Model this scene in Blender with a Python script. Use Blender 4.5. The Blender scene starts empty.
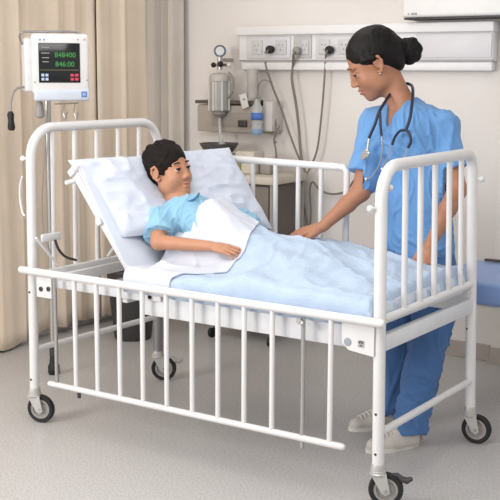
import bpy, bmesh, math, random
import numpy as np
from mathutils import Vector, Matrix, noise
random.seed(4); rng = np.random.default_rng(4)
scene = bpy.context.scene
C = scene.collection
PI = math.pi

# ------------------------------------------------------------------ camera, world, lights, exposure
F_PX, PITCH, YAW, ROLL = 1114.79, .1592, -.5929, .0045
CAM = np.array([3.5044, -3.4876, 1.57])
fw = np.array([math.sin(YAW)*math.cos(PITCH), math.cos(YAW)*math.cos(PITCH), -math.sin(PITCH)])
rt = np.array([math.cos(YAW), -math.sin(YAW), 0.]); up = np.cross(rt, fw)
rt, up = math.cos(ROLL)*rt + math.sin(ROLL)*up, -math.sin(ROLL)*rt + math.cos(ROLL)*up
cd = bpy.data.cameras.new('camera'); cam = bpy.data.objects.new('camera', cd); C.objects.link(cam)
cam.matrix_world = Matrix(((rt[0], up[0], -fw[0], CAM[0]), (rt[1], up[1], -fw[1], CAM[1]), (rt[2], up[2], -fw[2], CAM[2]), (0, 0, 0, 1)))
cd.sensor_width = 36; cd.sensor_fit = 'HORIZONTAL'; cd.lens = 36*F_PX/500; cd.clip_start = .05
scene.camera = cam
scene.view_settings.view_transform = 'Standard'; scene.view_settings.look = 'None'
scene.view_settings.gamma = 1; scene.view_settings.use_curve_mapping = False
scene.view_settings.exposure = 0.04
w = bpy.data.worlds.new('world'); scene.world = w; w.use_nodes = True
w.node_tree.nodes['Background'].inputs[0].default_value = (1.0, 1.0, 1.0, 1); w.node_tree.nodes['Background'].inputs[1].default_value = .74

def area(name, loc, target, size, power, col=(1, .97, .93)):
    l = bpy.data.lights.new(name, 'AREA'); l.shape = 'RECTANGLE'; l.size, l.size_y = size; l.energy = power; l.color = col
    o = bpy.data.objects.new(name, l); C.objects.link(o); o.location = loc
    o.rotation_euler = (Vector(target)-Vector(loc)).to_track_quat('-Z', 'Y').to_euler(); return o
area('ceiling_light_over', (.6, .35, 2.72), (.7, .35, 0), (2.2, .7), 13, (1, .99, .97))
area('ceiling_light_front', (1.6, -1.6, 2.72), (1.2, -1.3, 0), (2.6, 1.2), 52, (1, .985, .97))
area('front_left_fill', (-1.0, -3.6, 1.9), (.8, .4, .8), (1.5, 1.3), 98, (1, .99, .98))  # added fill light from the front left, no window is modelled there

def P(px, py, x=None, y=None, z=None):
    d = fw + rt*(px-250)/F_PX + up*(250-py)/F_PX
    for i, a in enumerate((x, y, z)):
        if a is not None: return CAM + d*(a-CAM[i])/d[i]

# ------------------------------------------------------------------ materials
def srgb(r, g, b):
    f = lambda c: c/12.92 if c <= .04045 else ((c+.055)/1.055)**2.4
    return (f(r/255), f(g/255), f(b/255), 1)
MATS = {}
def mat(name, col, rough=.5, metal=0, var=.06, scale=12, bump=0, bscale=40, spec=.5, sheen=0, trans=0, emit=None, sss=0, coat=0, stretch=None):
    m = bpy.data.materials.new(name); m.use_nodes = True; nt = m.node_tree; b = nt.nodes['Principled BSDF']
    tc = nt.nodes.new('ShaderNodeTexCoord'); src = tc.outputs['Object']
    if stretch:
        mp = nt.nodes.new('ShaderNodeMapping'); mp.inputs['Scale'].default_value = stretch; nt.links.new(src, mp.inputs[0]); src = mp.outputs[0]
    n = nt.nodes.new('ShaderNodeTexNoise'); n.inputs['Scale'].default_value = scale; n.inputs['Detail'].default_value = 4
    nt.links.new(src, n.inputs['Vector'])
    rp = nt.nodes.new('ShaderNodeValToRGB'); c = srgb(*col)
    rp.color_ramp.elements[0].position = .3; rp.color_ramp.elements[1].position = .7
    rp.color_ramp.elements[0].color = tuple(max(0, v*(1-var)) for v in c[:3])+(1,)
    rp.color_ramp.elements[1].color = tuple(min(1, v*(1+var)) for v in c[:3])+(1,)
    nt.links.new(n.outputs['Fac'], rp.inputs[0]); nt.links.new(rp.outputs[0], b.inputs['Base Color'])
    b.inputs['Roughness'].default_value = rough; b.inputs['Metallic'].default_value = metal
    b.inputs['Specular IOR Level'].default_value = spec; b.inputs['Sheen Weight'].default_value = sheen
    b.inputs['Transmission Weight'].default_value = trans; b.inputs['Coat Weight'].default_value = coat
    if sss: b.inputs['Subsurface Weight'].default_value = sss; b.inputs['Subsurface Radius'].default_value = (.02, .008, .005); b.inputs['Subsurface Scale'].default_value = .5
    if emit: b.inputs['Emission Color'].default_value = srgb(*emit[0]); b.inputs['Emission Strength'].default_value = emit[1]
    if bump:
        n2 = nt.nodes.new('ShaderNodeTexNoise'); n2.inputs['Scale'].default_value = bscale; n2.inputs['Detail'].default_value = 3
        bp = nt.nodes.new('ShaderNodeBump'); bp.inputs['Strength'].default_value = bump; bp.inputs['Distance'].default_value = .01
        nt.links.new(src, n2.inputs['Vector']); nt.links.new(n2.outputs['Fac'], bp.inputs['Height']); nt.links.new(bp.outputs[0], b.inputs['Normal'])
    MATS[name] = m; return m
M_wall = mat('wall_paint', (230, 224, 219), .8, var=.03, scale=1.5, bump=.05)
M_floor = mat('vinyl_floor', (186, 183, 181), .38, var=.22, scale=110, spec=.4, bump=.05, bscale=200)
M_ceil = mat('ceiling_paint', (235, 232, 228), .9)
M_white = mat('white_enamel', (222, 220, 219), .3, var=.02, spec=.5, coat=.2)
M_frame = mat('frame_enamel', (222, 222, 224), .4, var=.04)
M_greyp = mat('grey_plastic', (150, 146, 142), .5)
M_dgrey = mat('dark_grey_plastic', (58, 56, 58), .5)
M_black = mat('black_rubber', (26, 25, 27), .6, var=.15)
M_chrome = mat('steel', (190, 188, 186), .25, metal=.9, var=.03)
M_steel = mat('brushed_steel', (150, 150, 150), .35, metal=.7)
M_zinc = mat('zinc_plate', (190, 188, 184), .38, metal=.35)
M_sheet = mat('white_cotton', (206, 210, 221), .9, var=.02, bump=.12, bscale=120, sheen=.15)
M_pillow = mat('pillow_cotton', (205, 211, 225), .9, var=.02, bump=.15, bscale=60, sheen=.15)
M_blue = mat('pale_blue_blanket', (176, 194, 216), .92, var=.05, scale=9, bump=.3, bscale=90, sheen=.2)
M_bluefold = mat('blue_sheet', (190, 212, 236), .92, var=.03, bump=.15, bscale=60)
M_mattress = mat('mattress_cover', (214, 221, 233), .8, var=.03)
M_scrub = mat('scrub_blue', (104, 152, 204), .88, var=.05, scale=6, bump=.45, bscale=14, sheen=.15)
M_pants = mat('trouser_blue', (76, 114, 166), .88, var=.06, scale=6, bump=.5, bscale=12, stretch=(1, 1, .4), sheen=.12)
M_gown = mat('boy_shirt_blue', (140, 186, 212), .88, var=.04, scale=8, bump=.12, bscale=150, sheen=.15)
M_gownd = mat('shirt_collar_blue', (58, 112, 158), .88)
M_skin = mat('skin_nurse', (172, 120, 92), .5, var=.05, scale=20, sss=.15)
M_skinb = mat('skin_boy', (188, 134, 104), .5, var=.05, scale=20, sss=.15)
M_lipn = mat('lips_nurse', (168, 96, 86), .4)
M_lipb = mat('lips_boy', (188, 118, 98), .45)
M_hair = mat('black_hair', (17, 13, 13), .55, spec=.25, var=.5, scale=60, bump=.5, bscale=90, stretch=(1, 1, .25))
M_hairb = mat('boy_black_hair', (24, 17, 14), .65, spec=.2, var=.5, scale=70, bump=.6, bscale=110)
M_eye = mat('eye_white', (205, 194, 186), .2, var=.01)
M_iris = mat('eye_iris', (34, 20, 14), .15)
M_tooth = mat('teeth', (238, 232, 224), .3)
M_shoe = mat('shoe_canvas', (208, 200, 192), .8, var=.04, bump=.2)
M_sole = mat('shoe_sole', (222, 218, 210), .7)
M_sock = mat('dark_sock', (32, 36, 50), .9)
M_cur = mat('beige_curtain', (247, 230, 209), .95, var=.04, scale=4, bump=.2, bscale=150, sheen=.15)
M_cur2 = mat('taupe_curtain', (204, 196, 187), .9, var=.05, scale=4, bump=.2, bscale=150, sheen=.1)
M_trunk = mat('white_trunking', (238, 236, 236), .45, var=.015)
M_panel = mat('socket_panel', (220, 218, 220), .45, var=.02)
M_cord = mat('grey_cord', (128, 119, 112), .6)
M_cart = mat('cart_steel', (150, 142, 134), .55, var=.06)
M_cartd = mat('cart_dark', (92, 84, 78), .6, var=.06)
M_cream = mat('cream_plastic', (198, 190, 176), .6)
M_clear = mat('clear_plastic', (225, 226, 224), .15, trans=.45)
M_label = mat('blue_label', (84, 122, 196), .5)
M_couch = mat('couch_vinyl', (146, 172, 220), .45, var=.03)
M_screen = mat('dark_screen', (18, 22, 22), .15)
M_green = mat('green_readout', (60, 140, 70), .5, emit=((70, 190, 90), .1))
M_red = mat('red_key', (190, 60, 80), .5, emit=((190, 60, 80), .2))
M_icon = mat('pale_icon', (170, 190, 215), .5, emit=((170, 190, 215), .2))
M_steth = mat('stethoscope_tube', (24, 34, 58), .35)

# ------------------------------------------------------------------ object helpers
def link(name, me, parent=None, loc=None):
    o = bpy.data.objects.new(name, me); C.objects.link(o)
    if parent is not None: o.parent = parent
    if loc is not None: o.location = loc
    return o
def tag(o, label=None, cat=None, group=None, kind=None):
    if label: o['label'] = label
    if cat: o['category'] = cat
    if group: o['group'] = group
    if kind: o['kind'] = kind
    return o
def thing(name, label, cat, loc=(0, 0, 0), rz=0, group=None):
    o = link(name, None, None, loc); o.rotation_euler = (0, 0, rz); o.empty_display_size = .05
    return tag(o, label, cat, group)
def obj(name, bm, m, parent=None, smooth=True, off=(0, 0, 0)):
    """bmesh in world coordinates -> object under parent whose empty stands at off"""
    me = bpy.data.meshes.new(name)
    bmesh.ops.recalc_face_normals(bm, faces=bm.faces); bm.to_mesh(me); bm.free()
    for mm in (m if isinstance(m, (list, tuple)) else [m]): me.materials.append(mm)
    if smooth:
        for p in me.polygons: p.use_smooth = True
        try: me.set_sharp_from_angle(angle=math.radians(38))
        except Exception: pass
    o = link(name, me, parent)
    if parent is not None:
        q = parent; v = Vector((0, 0, 0))
        while q is not None: v += Vector(q.location); q = q.parent
        if v.length > 0: me.transform(Matrix.Translation(-v))
    return o
def B(): return bmesh.new()
def bx(bm, c, s, bev=.003, rot=None, seg=2):
    r = bmesh.ops.create_cube(bm, size=1); vs = r['verts']
    bmesh.ops.scale(bm, verts=vs, vec=s)
    if bev > 0:
        es = list({e for v in vs for e in v.link_edges})
        g = bmesh.ops.bevel(bm, geom=es, offset=min(bev, min(s)*.45), segments=seg, affect='EDGES', profile=.5)
        vs = list({v for f in g['faces'] for v in f.verts} | {v for v in vs if v.is_valid})
        # collect connected verts
        st = [vs[0]]; seen = {vs[0]}
        while st:
            v = st.pop()
            for e in v.link_edges:
                o2 = e.other_vert(v)
                if o2 not in seen: seen.add(o2); st.append(o2)
        vs = list(seen)
    if rot is not None: bmesh.ops.transform(bm, matrix=rot.to_4x4(), verts=vs)
    bmesh.ops.translate(bm, verts=vs, vec=c)
    return vs
def catmull(pts, n=6, closed=False):
    pts = [Vector(p) for p in pts]; out = []
    N = len(pts)
    for i in range(N if closed else N-1):
        p0 = pts[(i-1) % N] if (closed or i > 0) else pts[0]*2-pts[1]
        p1, p2 = pts[i], pts[(i+1) % N]
        p3 = pts[(i+2) % N] if (closed or i+2 < N) else p2*2-p1
        for k in range(n):
            t = k/n
            out.append(.5*((2*p1)+(p2-p0)*t+(2*p0-5*p1+4*p2-p3)*t*t+(3*p1-p0-3*p2+p3)*t**3))
    if not closed: out.append(pts[-1])
    return out
def tube(bm, pts, r, seg=12, cap=True, closed=False):
    pts = [Vector(p) for p in pts]; n = len(pts)
    rr = r if isinstance(r, (list, tuple)) else [r]*n
    rings = []; prev = None
    for i, p in enumerate(pts):
        a = pts[(i-1) % n] if (closed or i > 0) else p; b = pts[(i+1) % n] if (closed or i < n-1) else p
        t = (b-a).normalized()
        if prev is None:
            u = t.orthogonal().normalized()
        else:
            u = (prev - t*prev.dot(t)).normalized()
        prev = u; v = t.cross(u)
        rings.append([bm.verts.new(p+(u*math.cos(2*PI*k/seg)+v*math.sin(2*PI*k/seg))*rr[i]) for k in range(seg)])
    for i in range(n if closed else n-1):
        A, D = rings[i], rings[(i+1) % n]
        for k in range(seg): bm.faces.new((A[k], A[(k+1) % seg], D[(k+1) % seg], D[k]))
    if cap and not closed:
        bm.faces.new(rings[0][::-1]); bm.faces.new(rings[-1])
def bar(bm, a, b, r, seg=12, rnd=0):
    a, b = Vector(a), Vector(b)
    if rnd:
        d = (b-a).normalized()
        pts = [a+d*0.0]; rs = [r*.55]
        pts += [a+d*r*.35, a+d*r*.9, b-d*r*.9, b-d*r*.35, b]; rs += [r*.85, r, r, r*.85, r*.55]
        tube(bm, pts, rs, seg)
    else: tube(bm, [a, b], r, seg)
def lathe(bm, prof, c=(0, 0, 0), seg=24, axis=None, closed=False):
    """prof: list of (r, h) along the axis"""
    ax = Vector(axis or (0, 0, 1)).normalized(); u = ax.orthogonal().normalized(); v = ax.cross(u); c = Vector(c)
    rings = []
    for r, h in prof:
        if r < 1e-6: rings.append([bm.verts.new(c+ax*h)])
        else: rings.append([bm.verts.new(c+ax*h+(u*math.cos(2*PI*k/seg)+v*math.sin(2*PI*k/seg))*r) for k in range(seg)])
    m = len(rings)
    for i in range(m if closed else m-1):
        A, D = rings[i], rings[(i+1) % m]
        for k in range(seg):
            q = [A[k % len(A)], A[(k+1) % len(A)], D[(k+1) % len(D)], D[k % len(D)]]
            q2 = []
            for z in q:
                if z not in q2: q2.append(z)
            if len(q2) >= 3:
                try: bm.faces.new(q2)
                except ValueError: pass
def ball(bm, c, r, seg=16, axis=None, stretch=1):
    lathe(bm, [(r*math.sin(PI*i/10) if 0 < i < 10 else 0, -r*stretch*math.cos(PI*i/10)) for i in range(11)], c, seg, axis)
def prism(bm, poly, a, n):
    """poly: list of 3D points; extruded by vector n"""
    n = Vector(n); A = [bm.verts.new(Vector(p)) for p in poly]; D = [bm.verts.new(Vector(p)+n) for p in poly]
    bm.faces.new(A); bm.faces.new(D[::-1]); k = len(A)
    for i in range(k): bm.faces.new((A[i], D[i], D[(i+1) % k], A[(i+1) % k]))
def grid_mesh(fn, nu, nv):
    bm = B(); V = [[bm.verts.new(fn(i/(nu-1), j/(nv-1))) for j in range(nv)] for i in range(nu)]
    for i in range(nu-1):
        for j in range(nv-1): bm.faces.new((V[i][j], V[i+1][j], V[i+1][j+1], V[i][j+1]))
    return bm
def solid(o, t, off=0):
    m = o.modifiers.new('solidify', 'SOLIDIFY'); m.thickness = t; m.offset = off; return o
def nz(x, y, z=0, s=1): return noise.noise(Vector((x*s, y*s, z*s)))
def crs(x, y, z, w=.15):
    n_ = noise.noise(Vector((x, y, z))); return math.exp(-(n_/w)**2)
def sstep(a, b, x):
    t = min(1, max(0, (x-a)/(b-a))); return t*t*(3-2*t)

# ------------------------------------------------------------------ signed-distance modelling (people, clothes, hair)
class Field:
    def __init__(s, xs, ys, zs):
        s.ax = [np.asarray(a, np.float32) for a in (xs, ys, zs)]
        s.F = np.full([len(a) for a in s.ax], .2, np.float32)
    def _box(s, lo, hi):
        sl = []
        for a, l, h in zip(s.ax, lo, hi):
            i0 = max(0, int(np.searchsorted(a, l))-1); i1 = min(len(a), int(np.searchsorted(a, h))+1)
            if i1 <= i0: return None
            sl.append(slice(i0, i1))
        return tuple(sl)
    def _pts(s, sl):
        return (s.ax[0][sl[0]][:, None, None], s.ax[1][sl[1]][None, :, None], s.ax[2][sl[2]][None, None, :])
    def _merge(s, sl, d, k, sub=False):
        A = s.F[sl]
        if sub:
            d = -d
            if k > 0:
                h = np.clip(.5-.5*(A-d)/k, 0, 1) if False else np.clip(.5+.5*(d-A)/k, 0, 1)
                s.F[sl] = A*(1-h)+d*h + k*h*(1-h)
            else: s.F[sl] = np.maximum(A, d)
        else:
            if k > 0:
                h = np.clip(.5+.5*(A-d)/k, 0, 1); s.F[sl] = A*(1-h)+d*h - k*h*(1-h)
            else: s.F[sl] = np.minimum(A, d)
    def cone(s, a, b, ra, rb, k=.02, flat=None, ff=1., sub=False):
        """tapered capsule; flat = direction in which the section is ff times its radius"""
        a = np.array(a, float); b = np.array(b, float); m = max(ra, rb)*max(1, ff)+k+.012
        sl = s._box(np.minimum(a, b)-m, np.maximum(a, b)+m)
        if sl is None: return
        X, Y, Z = s._pts(sl); ba = b-a; L = float(ba@ba)+1e-9
        px, py, pz = X-a[0], Y-a[1], Z-a[2]
        h = np.clip((px*ba[0]+py*ba[1]+pz*ba[2])/L, 0, 1)
        dx, dy, dz = px-h*ba[0], py-h*ba[1], pz-h*ba[2]
        r = ra+(rb-ra)*h
        if flat is not None:
            f = np.array(flat, float); f /= np.linalg.norm(f)
            q = dx*f[0]+dy*f[1]+dz*f[2]
            l2 = dx*dx+dy*dy+dz*dz-q*q+(q/ff)**2
            l = np.sqrt(np.maximum(l2, 1e-12)); g = np.sqrt(np.maximum(l2-(q/ff)**2+(q/ff/ff)**2, 1e-12))
            d = (l-r)*l/np.maximum(g, 1e-6)
            d = np.where(ff < 1, np.maximum(d, (l-r)*ff), d)
        else: d = np.sqrt(dx*dx+dy*dy+dz*dz)-r
        s._merge(sl, d.astype(np.float32), k, sub)
    def ell(s, c, R, rad, k=.01, sub=False):
        """ellipsoid; rows of R are its axes"""
        c = np.array(c, float); R = np.eye(3) if R is None else np.array(R, float); rad = np.array(rad, float)
        ext = np.sqrt(((R.T*rad)**2).sum(1))+k+.012
        sl = s._box(c-ext, c+ext)
        if sl is None: return
        X, Y, Z = s._pts(sl); q = (X-c[0], Y-c[1], Z-c[2]); k0 = 0; k1 = 0
        for i in range(3):
            l = q[0]*R[i, 0]+q[1]*R[i, 1]+q[2]*R[i, 2]
            k0 = k0+(l/rad[i])**2; k1 = k1+(l/rad[i]**2)**2
        k0 = np.sqrt(k0); k1 = np.sqrt(np.maximum(k1, 1e-10))
        s._merge(sl, (k0*(k0-1)/k1).astype(np.float32), k, sub)
    def cut(s, p, n, k=0, lo=None, hi=None):
        """remove everything on the +n side of the plane through p (inside the box lo..hi)"""
        p = np.array(p, float); n = np.array(n, float); n /= np.linalg.norm(n)
        sl = s._box(lo, hi) if lo is not None else tuple(slice(0, len(a)) for a in s.ax)
        X, Y, Z = s._pts(sl); d = ((X-p[0])*n[0]+(Y-p[1])*n[1]+(Z-p[2])*n[2]).astype(np.float32)
        s._merge(sl, -d, k, True)
    def mesh(s, name, m, parent=None, relax=1, disp=None, matfn=None):
        F = s.F; ax = s.ax
        S = F < 0
        n = [a-1 for a in F.shape]
        cnt = np.zeros(n, np.uint8)
        for i in (0, 1):
            for j in (0, 1):
                for k in (0, 1): cnt += S[i:i+n[0], j:j+n[1], k:k+n[2]]
        cells = np.argwhere((cnt > 0) & (cnt < 8))
        idx = -np.ones(n, np.int32); idx[cells[:, 0], cells[:, 1], cells[:, 2]] = np.arange(len(cells))
        acc = np.zeros((len(cells), 3)); num = np.zeros(len(cells))
        I = cells
        for axis in range(3):
            o1, o2 = [q for q in range(3) if q != axis]
            for a in (0, 1):
                for b in (0, 1):
                    c0 = I.copy(); c0[:, o1] += a; c0[:, o2] += b; c1 = c0.copy(); c1[:, axis] += 1
                    f0 = F[c0[:, 0], c0[:, 1], c0[:, 2]]; f1 = F[c1[:, 0], c1[:, 1], c1[:, 2]]
                    mk = (f0 < 0) != (f1 < 0); t = np.where(mk, f0/np.where(mk, f0-f1, 1), 0)
                    for q in range(3):
                        v0 = ax[q][c0[:, q]]; v1 = ax[q][c1[:, q]]
                        acc[:, q] += np.where(mk, v0+(v1-v0)*t, 0)
                    num += mk
        V = acc/num[:, None]
        faces = []
        for axis in range(3):
            o1, o2 = [(1, 2), (2, 0), (0, 1)][axis]
            sA = [slice(None)]*3; sB = [slice(None)]*3; sA[axis] = slice(0, -1); sB[axis] = slice(1, None)
            X0 = S[tuple(sA)]; X1 = S[tuple(sB)]
            e = np.argwhere(X0 != X1)
            ok = (e[:, o1] > 0) & (e[:, o2] > 0) & (e[:, o1] < n[o1]) & (e[:, o2] < n[o2]); e = e[ok]
            inside = X0[e[:, 0], e[:, 1], e[:, 2]]
            def g(d1, d2):
                c = e.copy(); c[:, o1] -= d1; c[:, o2] -= d2; return idx[c[:, 0], c[:, 1], c[:, 2]]
            q = np.stack([g(1, 1), g(0, 1), g(0, 0), g(1, 0)], 1)
            q[~inside] = q[~inside][:, ::-1]; faces.append(q)
        Fc = np.concatenate(faces)
        for _ in range(relax):
            su = np.zeros_like(V); c = np.zeros(len(V))
            for a in range(4):
                i, j = Fc[:, a], Fc[:, (a+1) % 4]
                for q in range(3):
                    su[:, q] += np.bincount(i, V[j, q], len(V)) + np.bincount(j, V[i, q], len(V))
                c += np.bincount(i, minlength=len(V)) + np.bincount(j, minlength=len(V))
            V = V*.5 + .5*su/np.maximum(c, 1)[:, None]
        if disp is not None:
            N = np.zeros_like(V); fn_ = np.cross(V[Fc[:, 2]]-V[Fc[:, 0]], V[Fc[:, 3]]-V[Fc[:, 1]])
            for a in range(4):
                for q in range(3): N[:, q] += np.bincount(Fc[:, a], fn_[:, q], len(V))
            N /= np.linalg.norm(N, axis=1)[:, None]+1e-12
            V = disp(V, N)
        me = bpy.data.meshes.new(name)
        me.vertices.add(len(V)); me.vertices.foreach_set('co', V.astype(np.float32).ravel())
        me.loops.add(Fc.size); me.loops.foreach_set('vertex_index', Fc.ravel().astype(np.int32))
        me.polygons.add(len(Fc)); me.polygons.foreach_set('loop_start', np.arange(0, Fc.size, 4, dtype=np.int32))
        me.update(calc_edges=True); me.validate()
        for mm in (m if isinstance(m, (list, tuple)) else [m]): me.materials.append(mm)
        me.polygons.foreach_set('use_smooth', np.ones(len(me.polygons), bool))
        if matfn is not None and len(me.polygons) == len(Fc):
            cen = V[Fc].mean(1); me.polygons.foreach_set('material_index', matfn(cen).astype(np.int32))
        me.update()
        o = link(name, me, parent)
        if parent is not None:
            q = parent; v = Vector((0, 0, 0))
            while q is not None: v += Vector(q.location); q = q.parent
            if v.length > 0: me.transform(Matrix.Translation(-v))
        return o
def rng_ax(lo, hi, h): return np.arange(lo, hi+h, h)
def zgrade(lo, hi, h, f0, f1, hf):
    a = list(np.arange(lo, f0, h)) + list(np.arange(f0, f1, hf)) + list(np.arange(f1, hi+h, h)); return np.array(a)
def frame_from(F, U):
    """rows: person's left(+x local = their left), forward, up"""
    F = np.array(F, float); F /= np.linalg.norm(F); U = np.array(U, float); U = U-F*(U@F); U /= np.linalg.norm(U)
    return np.stack([np.cross(U, F), F, U])       # up x forward = left
def head(f, c, R, s, child=False, female=False):
    c = np.array(c, float)
    L = lambda x, y, z: c + s*(x*R[0]+y*R[1]+z*R[2])
    E = lambda p, r, k=.01, sub=False, Rr=None: f.ell(L(*p), R if Rr is None else Rr, np.array(r)*s, k*s, sub)
    E((0, -.014, .034), (.072, .094, .084), .0)
    E((0, .026, -.030), (.057, .062, .078), .03)
    ck = .062 if not child else .058
    E((0, .042, -.082), (.036, .036, .030), .03)
    E((0, .066 if not child else .071, -.098 if not child else -.093), (.016, .014, .015) if not child else (.019, .015, .015), .02)
    for q in (-1, 1):
        E((q*.036, .054, -.036), (.024, .024, .026) if not child else (.028, .027, .030), .02)      # cheeks
        E((q*.048, .012, -.062), (.018, .034, .026), .03)     # jaw angle
        E((q*.029, .080 if not child else .0745, .022), (.021, .009, .007) if not child else (.018, .0075, .006), .012)   # brow ridge
        E((q*.031, .098, .001), (.017, .017, .012), .014, True) # socket
        E((q*.031, .0775, .0075 if child else .0042), (.0155, .0128, .0040 if child else .0075), .004)  # upper lid
        E((q*.031, .0765, -.0095), (.0150, .0115, .0035), .005)  # lower lid
    nl = .010 if not child else .007
    f.cone(L(0, .084, .008), L(0, .090+nl, -.032), .0070*s, (.0098 if not child else .0085)*s, .012*s)
    for q in (-1, 1): f.ell(L(q*.0115, .089+nl*.35, -.037), R, np.array((.0085, .0105, .0075))*s, .006*s)
    E((0, .086, -.060), (.021, .0115, .0058), .006)
    E((0, .0845, -.0725), (.0185, .011, .0065), .006)
    for q in (-1, 1): f.cone(L(q*.025, .083, -.0585), L(0, .095, -.0668), .0016*s, .0026*s, .003*s, sub=True)
    for q in (-1, 1):      # ears
        Er = np.stack([R[0]*1.0 + q*0*R[1], R[1]*.94-R[2]*.34, R[2]*.94+R[1]*.34])
        pts = [(.073, .010, -.026), (.078, .000, -.032), (.082, -.012, -.018), (.085, -.018, .002), (.084, -.014, .020), (.080, -.002, .026), (.075, .006, .018)]
        for a, b in zip(pts[:-1], pts[1:]):
            f.cone(L(q*a[0], a[1], a[2]), L(q*b[0], b[1], b[2]), .0048*s, .0048*s, .004*s)
        f.ell(L(q*.075, -.003, -.002), Er, np.array((.0055, .015, .024))*s, .004*s)
        f.ell(L(q*.083, .001, -.004), Er, np.array((.006, .007, .011))*s, .003*s, True)
    return L
def face_parts(L, R, s, root, brow_mat, lash=True, gaze=(0, 0), smile=False, child=False):
    Rm = Matrix(R.tolist()).transposed()
    for q in (-1, 1):
        bm = B(); r = .0118*s; cc = L(q*.031, .0735, .0)
        ball(bm, cc, r, 20); e = obj('eye', bm, M_eye, root)
        g = R[1]+gaze[0]*R[0]+gaze[1]*R[2]; g = g/np.linalg.norm(g)
        bm = B(); lathe(bm, [(0, .0008*s), (.0044*s, .0005*s), (.0070*s, -.0014*s), (.0074*s, -.0034*s)], cc+g*(r+.0007*s), 18, tuple(g))
        obj('iris', bm, M_iris, e)
        bm = B()
        pts = [L(q*(.031+.0155*t), .0880-.0085*t*t, (.0052 if child else .0002)-.0050*t*t) for t in np.linspace(-1, 1, 9)]
        tube(bm, pts, [.0010*s if abs(t) > .9 else .0020*s for t in np.linspace(-1, 1, 9)], 8)
        obj('eyelash', bm, M_hair, e)
        bm = B()
        pts = [L(q*(.013+.036*t), (.0785 if not child else .0752)+(.0092 if not child else .0075)*math.sqrt(max(0, 1-((.013+.036*t-.029)/(.0225 if not child else .020))**2)), .0215+.0055*math.sin(PI*(t*.75+.08))) for t in np.linspace(0, 1, 9)]
        tube(bm, pts, [s*(.0032 if child else .0022)*(1-.7*t)+.0008 for t in np.linspace(0, 1, 9)], 8)
        obj('eyebrow', bm, brow_mat, root)
def hand(f, wrist, d, n, side, s=1., curl=.35, spread=.12, thumb=.5, curls=None):
    """d: towards the fingers, n: out of the back of the hand, side: thumb side"""
    d = np.array(d, float); d /= np.linalg.norm(d); n = np.array(n, float); n -= d*(n@d); n /= np.linalg.norm(n)
    sd = np.cross(d, n); sd = sd if sd@np.array(side) > 0 else -sd
    w = np.array(wrist, float); Pn = lambda a, b, c_: w+s*(a*d+b*sd+c_*n)
    f.cone(Pn(-.01, 0, 0), Pn(.03, 0, 0), .022*s, .026*s, .012*s, n, .72)
    f.cone(Pn(.035, .020, 0), Pn(.082, .027, 0), .017*s, .0125*s, .012*s, n, .85)
    f.cone(Pn(.035, -.018, -.001), Pn(.076, -.027, -.002), .017*s, .0115*s, .012*s, n, .85)
    f.cone(Pn(.030, 0, 0), Pn(.084, 0, 0), .019*s, .014*s, .012*s, n, .8)
    lens = [(.046, .026, .022), (.051, .030, .023), (.047, .028, .022), (.036, .021, .019)]
    for i, (y0, x0) in enumerate([(.029, .086), (.0095, .090), (-.0095, .086), (-.028, .078)]):
        p = Pn(x0, y0, -.001); cu = (curls[i] if curls else curl); a = cu*.5; sp = (y0/.03)*spread
        for j, l in enumerate(lens[i]):
            dr = (math.cos(a)*(d+sp*sd)/np.linalg.norm(d+sp*sd) - math.sin(a)*n)
            q = p+dr*l*s; r0 = (.0092-.0011*j)*s; r1 = (.0085-.0013*j)*s
            if i == 3: r0 *= .88; r1 *= .88
            f.cone(p, q, r0, r1, .0035*s); p = q; a += cu
    p = Pn(.018, .022, -.004)
    a = thumb
    for j, (l, r0, r1) in enumerate(((.038, .0150, .0115), (.032, .0108, .0095), (.026, .0095, .0072))):
        dr = math.cos(a)*d+math.sin(a)*sd*.92-.22*n; dr /= np.linalg.norm(dr)
        q = p+dr*l*s; f.cone(p, q, r0*s, r1*s, .006*s); p = q; a -= .18

# ================================================================== SETTING
YW, XL, XR = 2.2, -1.17, 1.262
def struct(name, bm, m, smooth=False):
    return tag(obj(name, bm, m, None, smooth), kind='structure')
bm = B(); bx(bm, (1.6, -.9, -.02), (5.6, 6.3, .04), 0); struct('floor', bm, M_floor)
bm = B(); bx(bm, (.7, YW+.05, 1.4), (3.8, .1, 2.8), 0); struct('wall_back', bm, M_wall)
bm = B(); bx(bm, (XL-.05, .3, 1.4), (.1, 3.9, 2.8), 0); struct('wall_left', bm, M_wall)
bm = B(); bx(bm, (1.6, -.2, 2.82), (5.6, 5.0, .04), 0); struct('ceiling', bm, M_ceil)
bm = B(); bx(bm, (1.95, YW-.02, 1.4), (1.33, .04, 2.8), .002); struct('trim_1', bm, M_wall)
bm = B(); bx(bm, (.05, YW-.008, .045), (2.44, .016, .09), .003); bx(bm, (1.95, YW-.048, .045), (1.33, .016, .09), .003)
struct('baseboard_back', bm, mat('skirting_vinyl', (176, 166, 158), .6))
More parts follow.
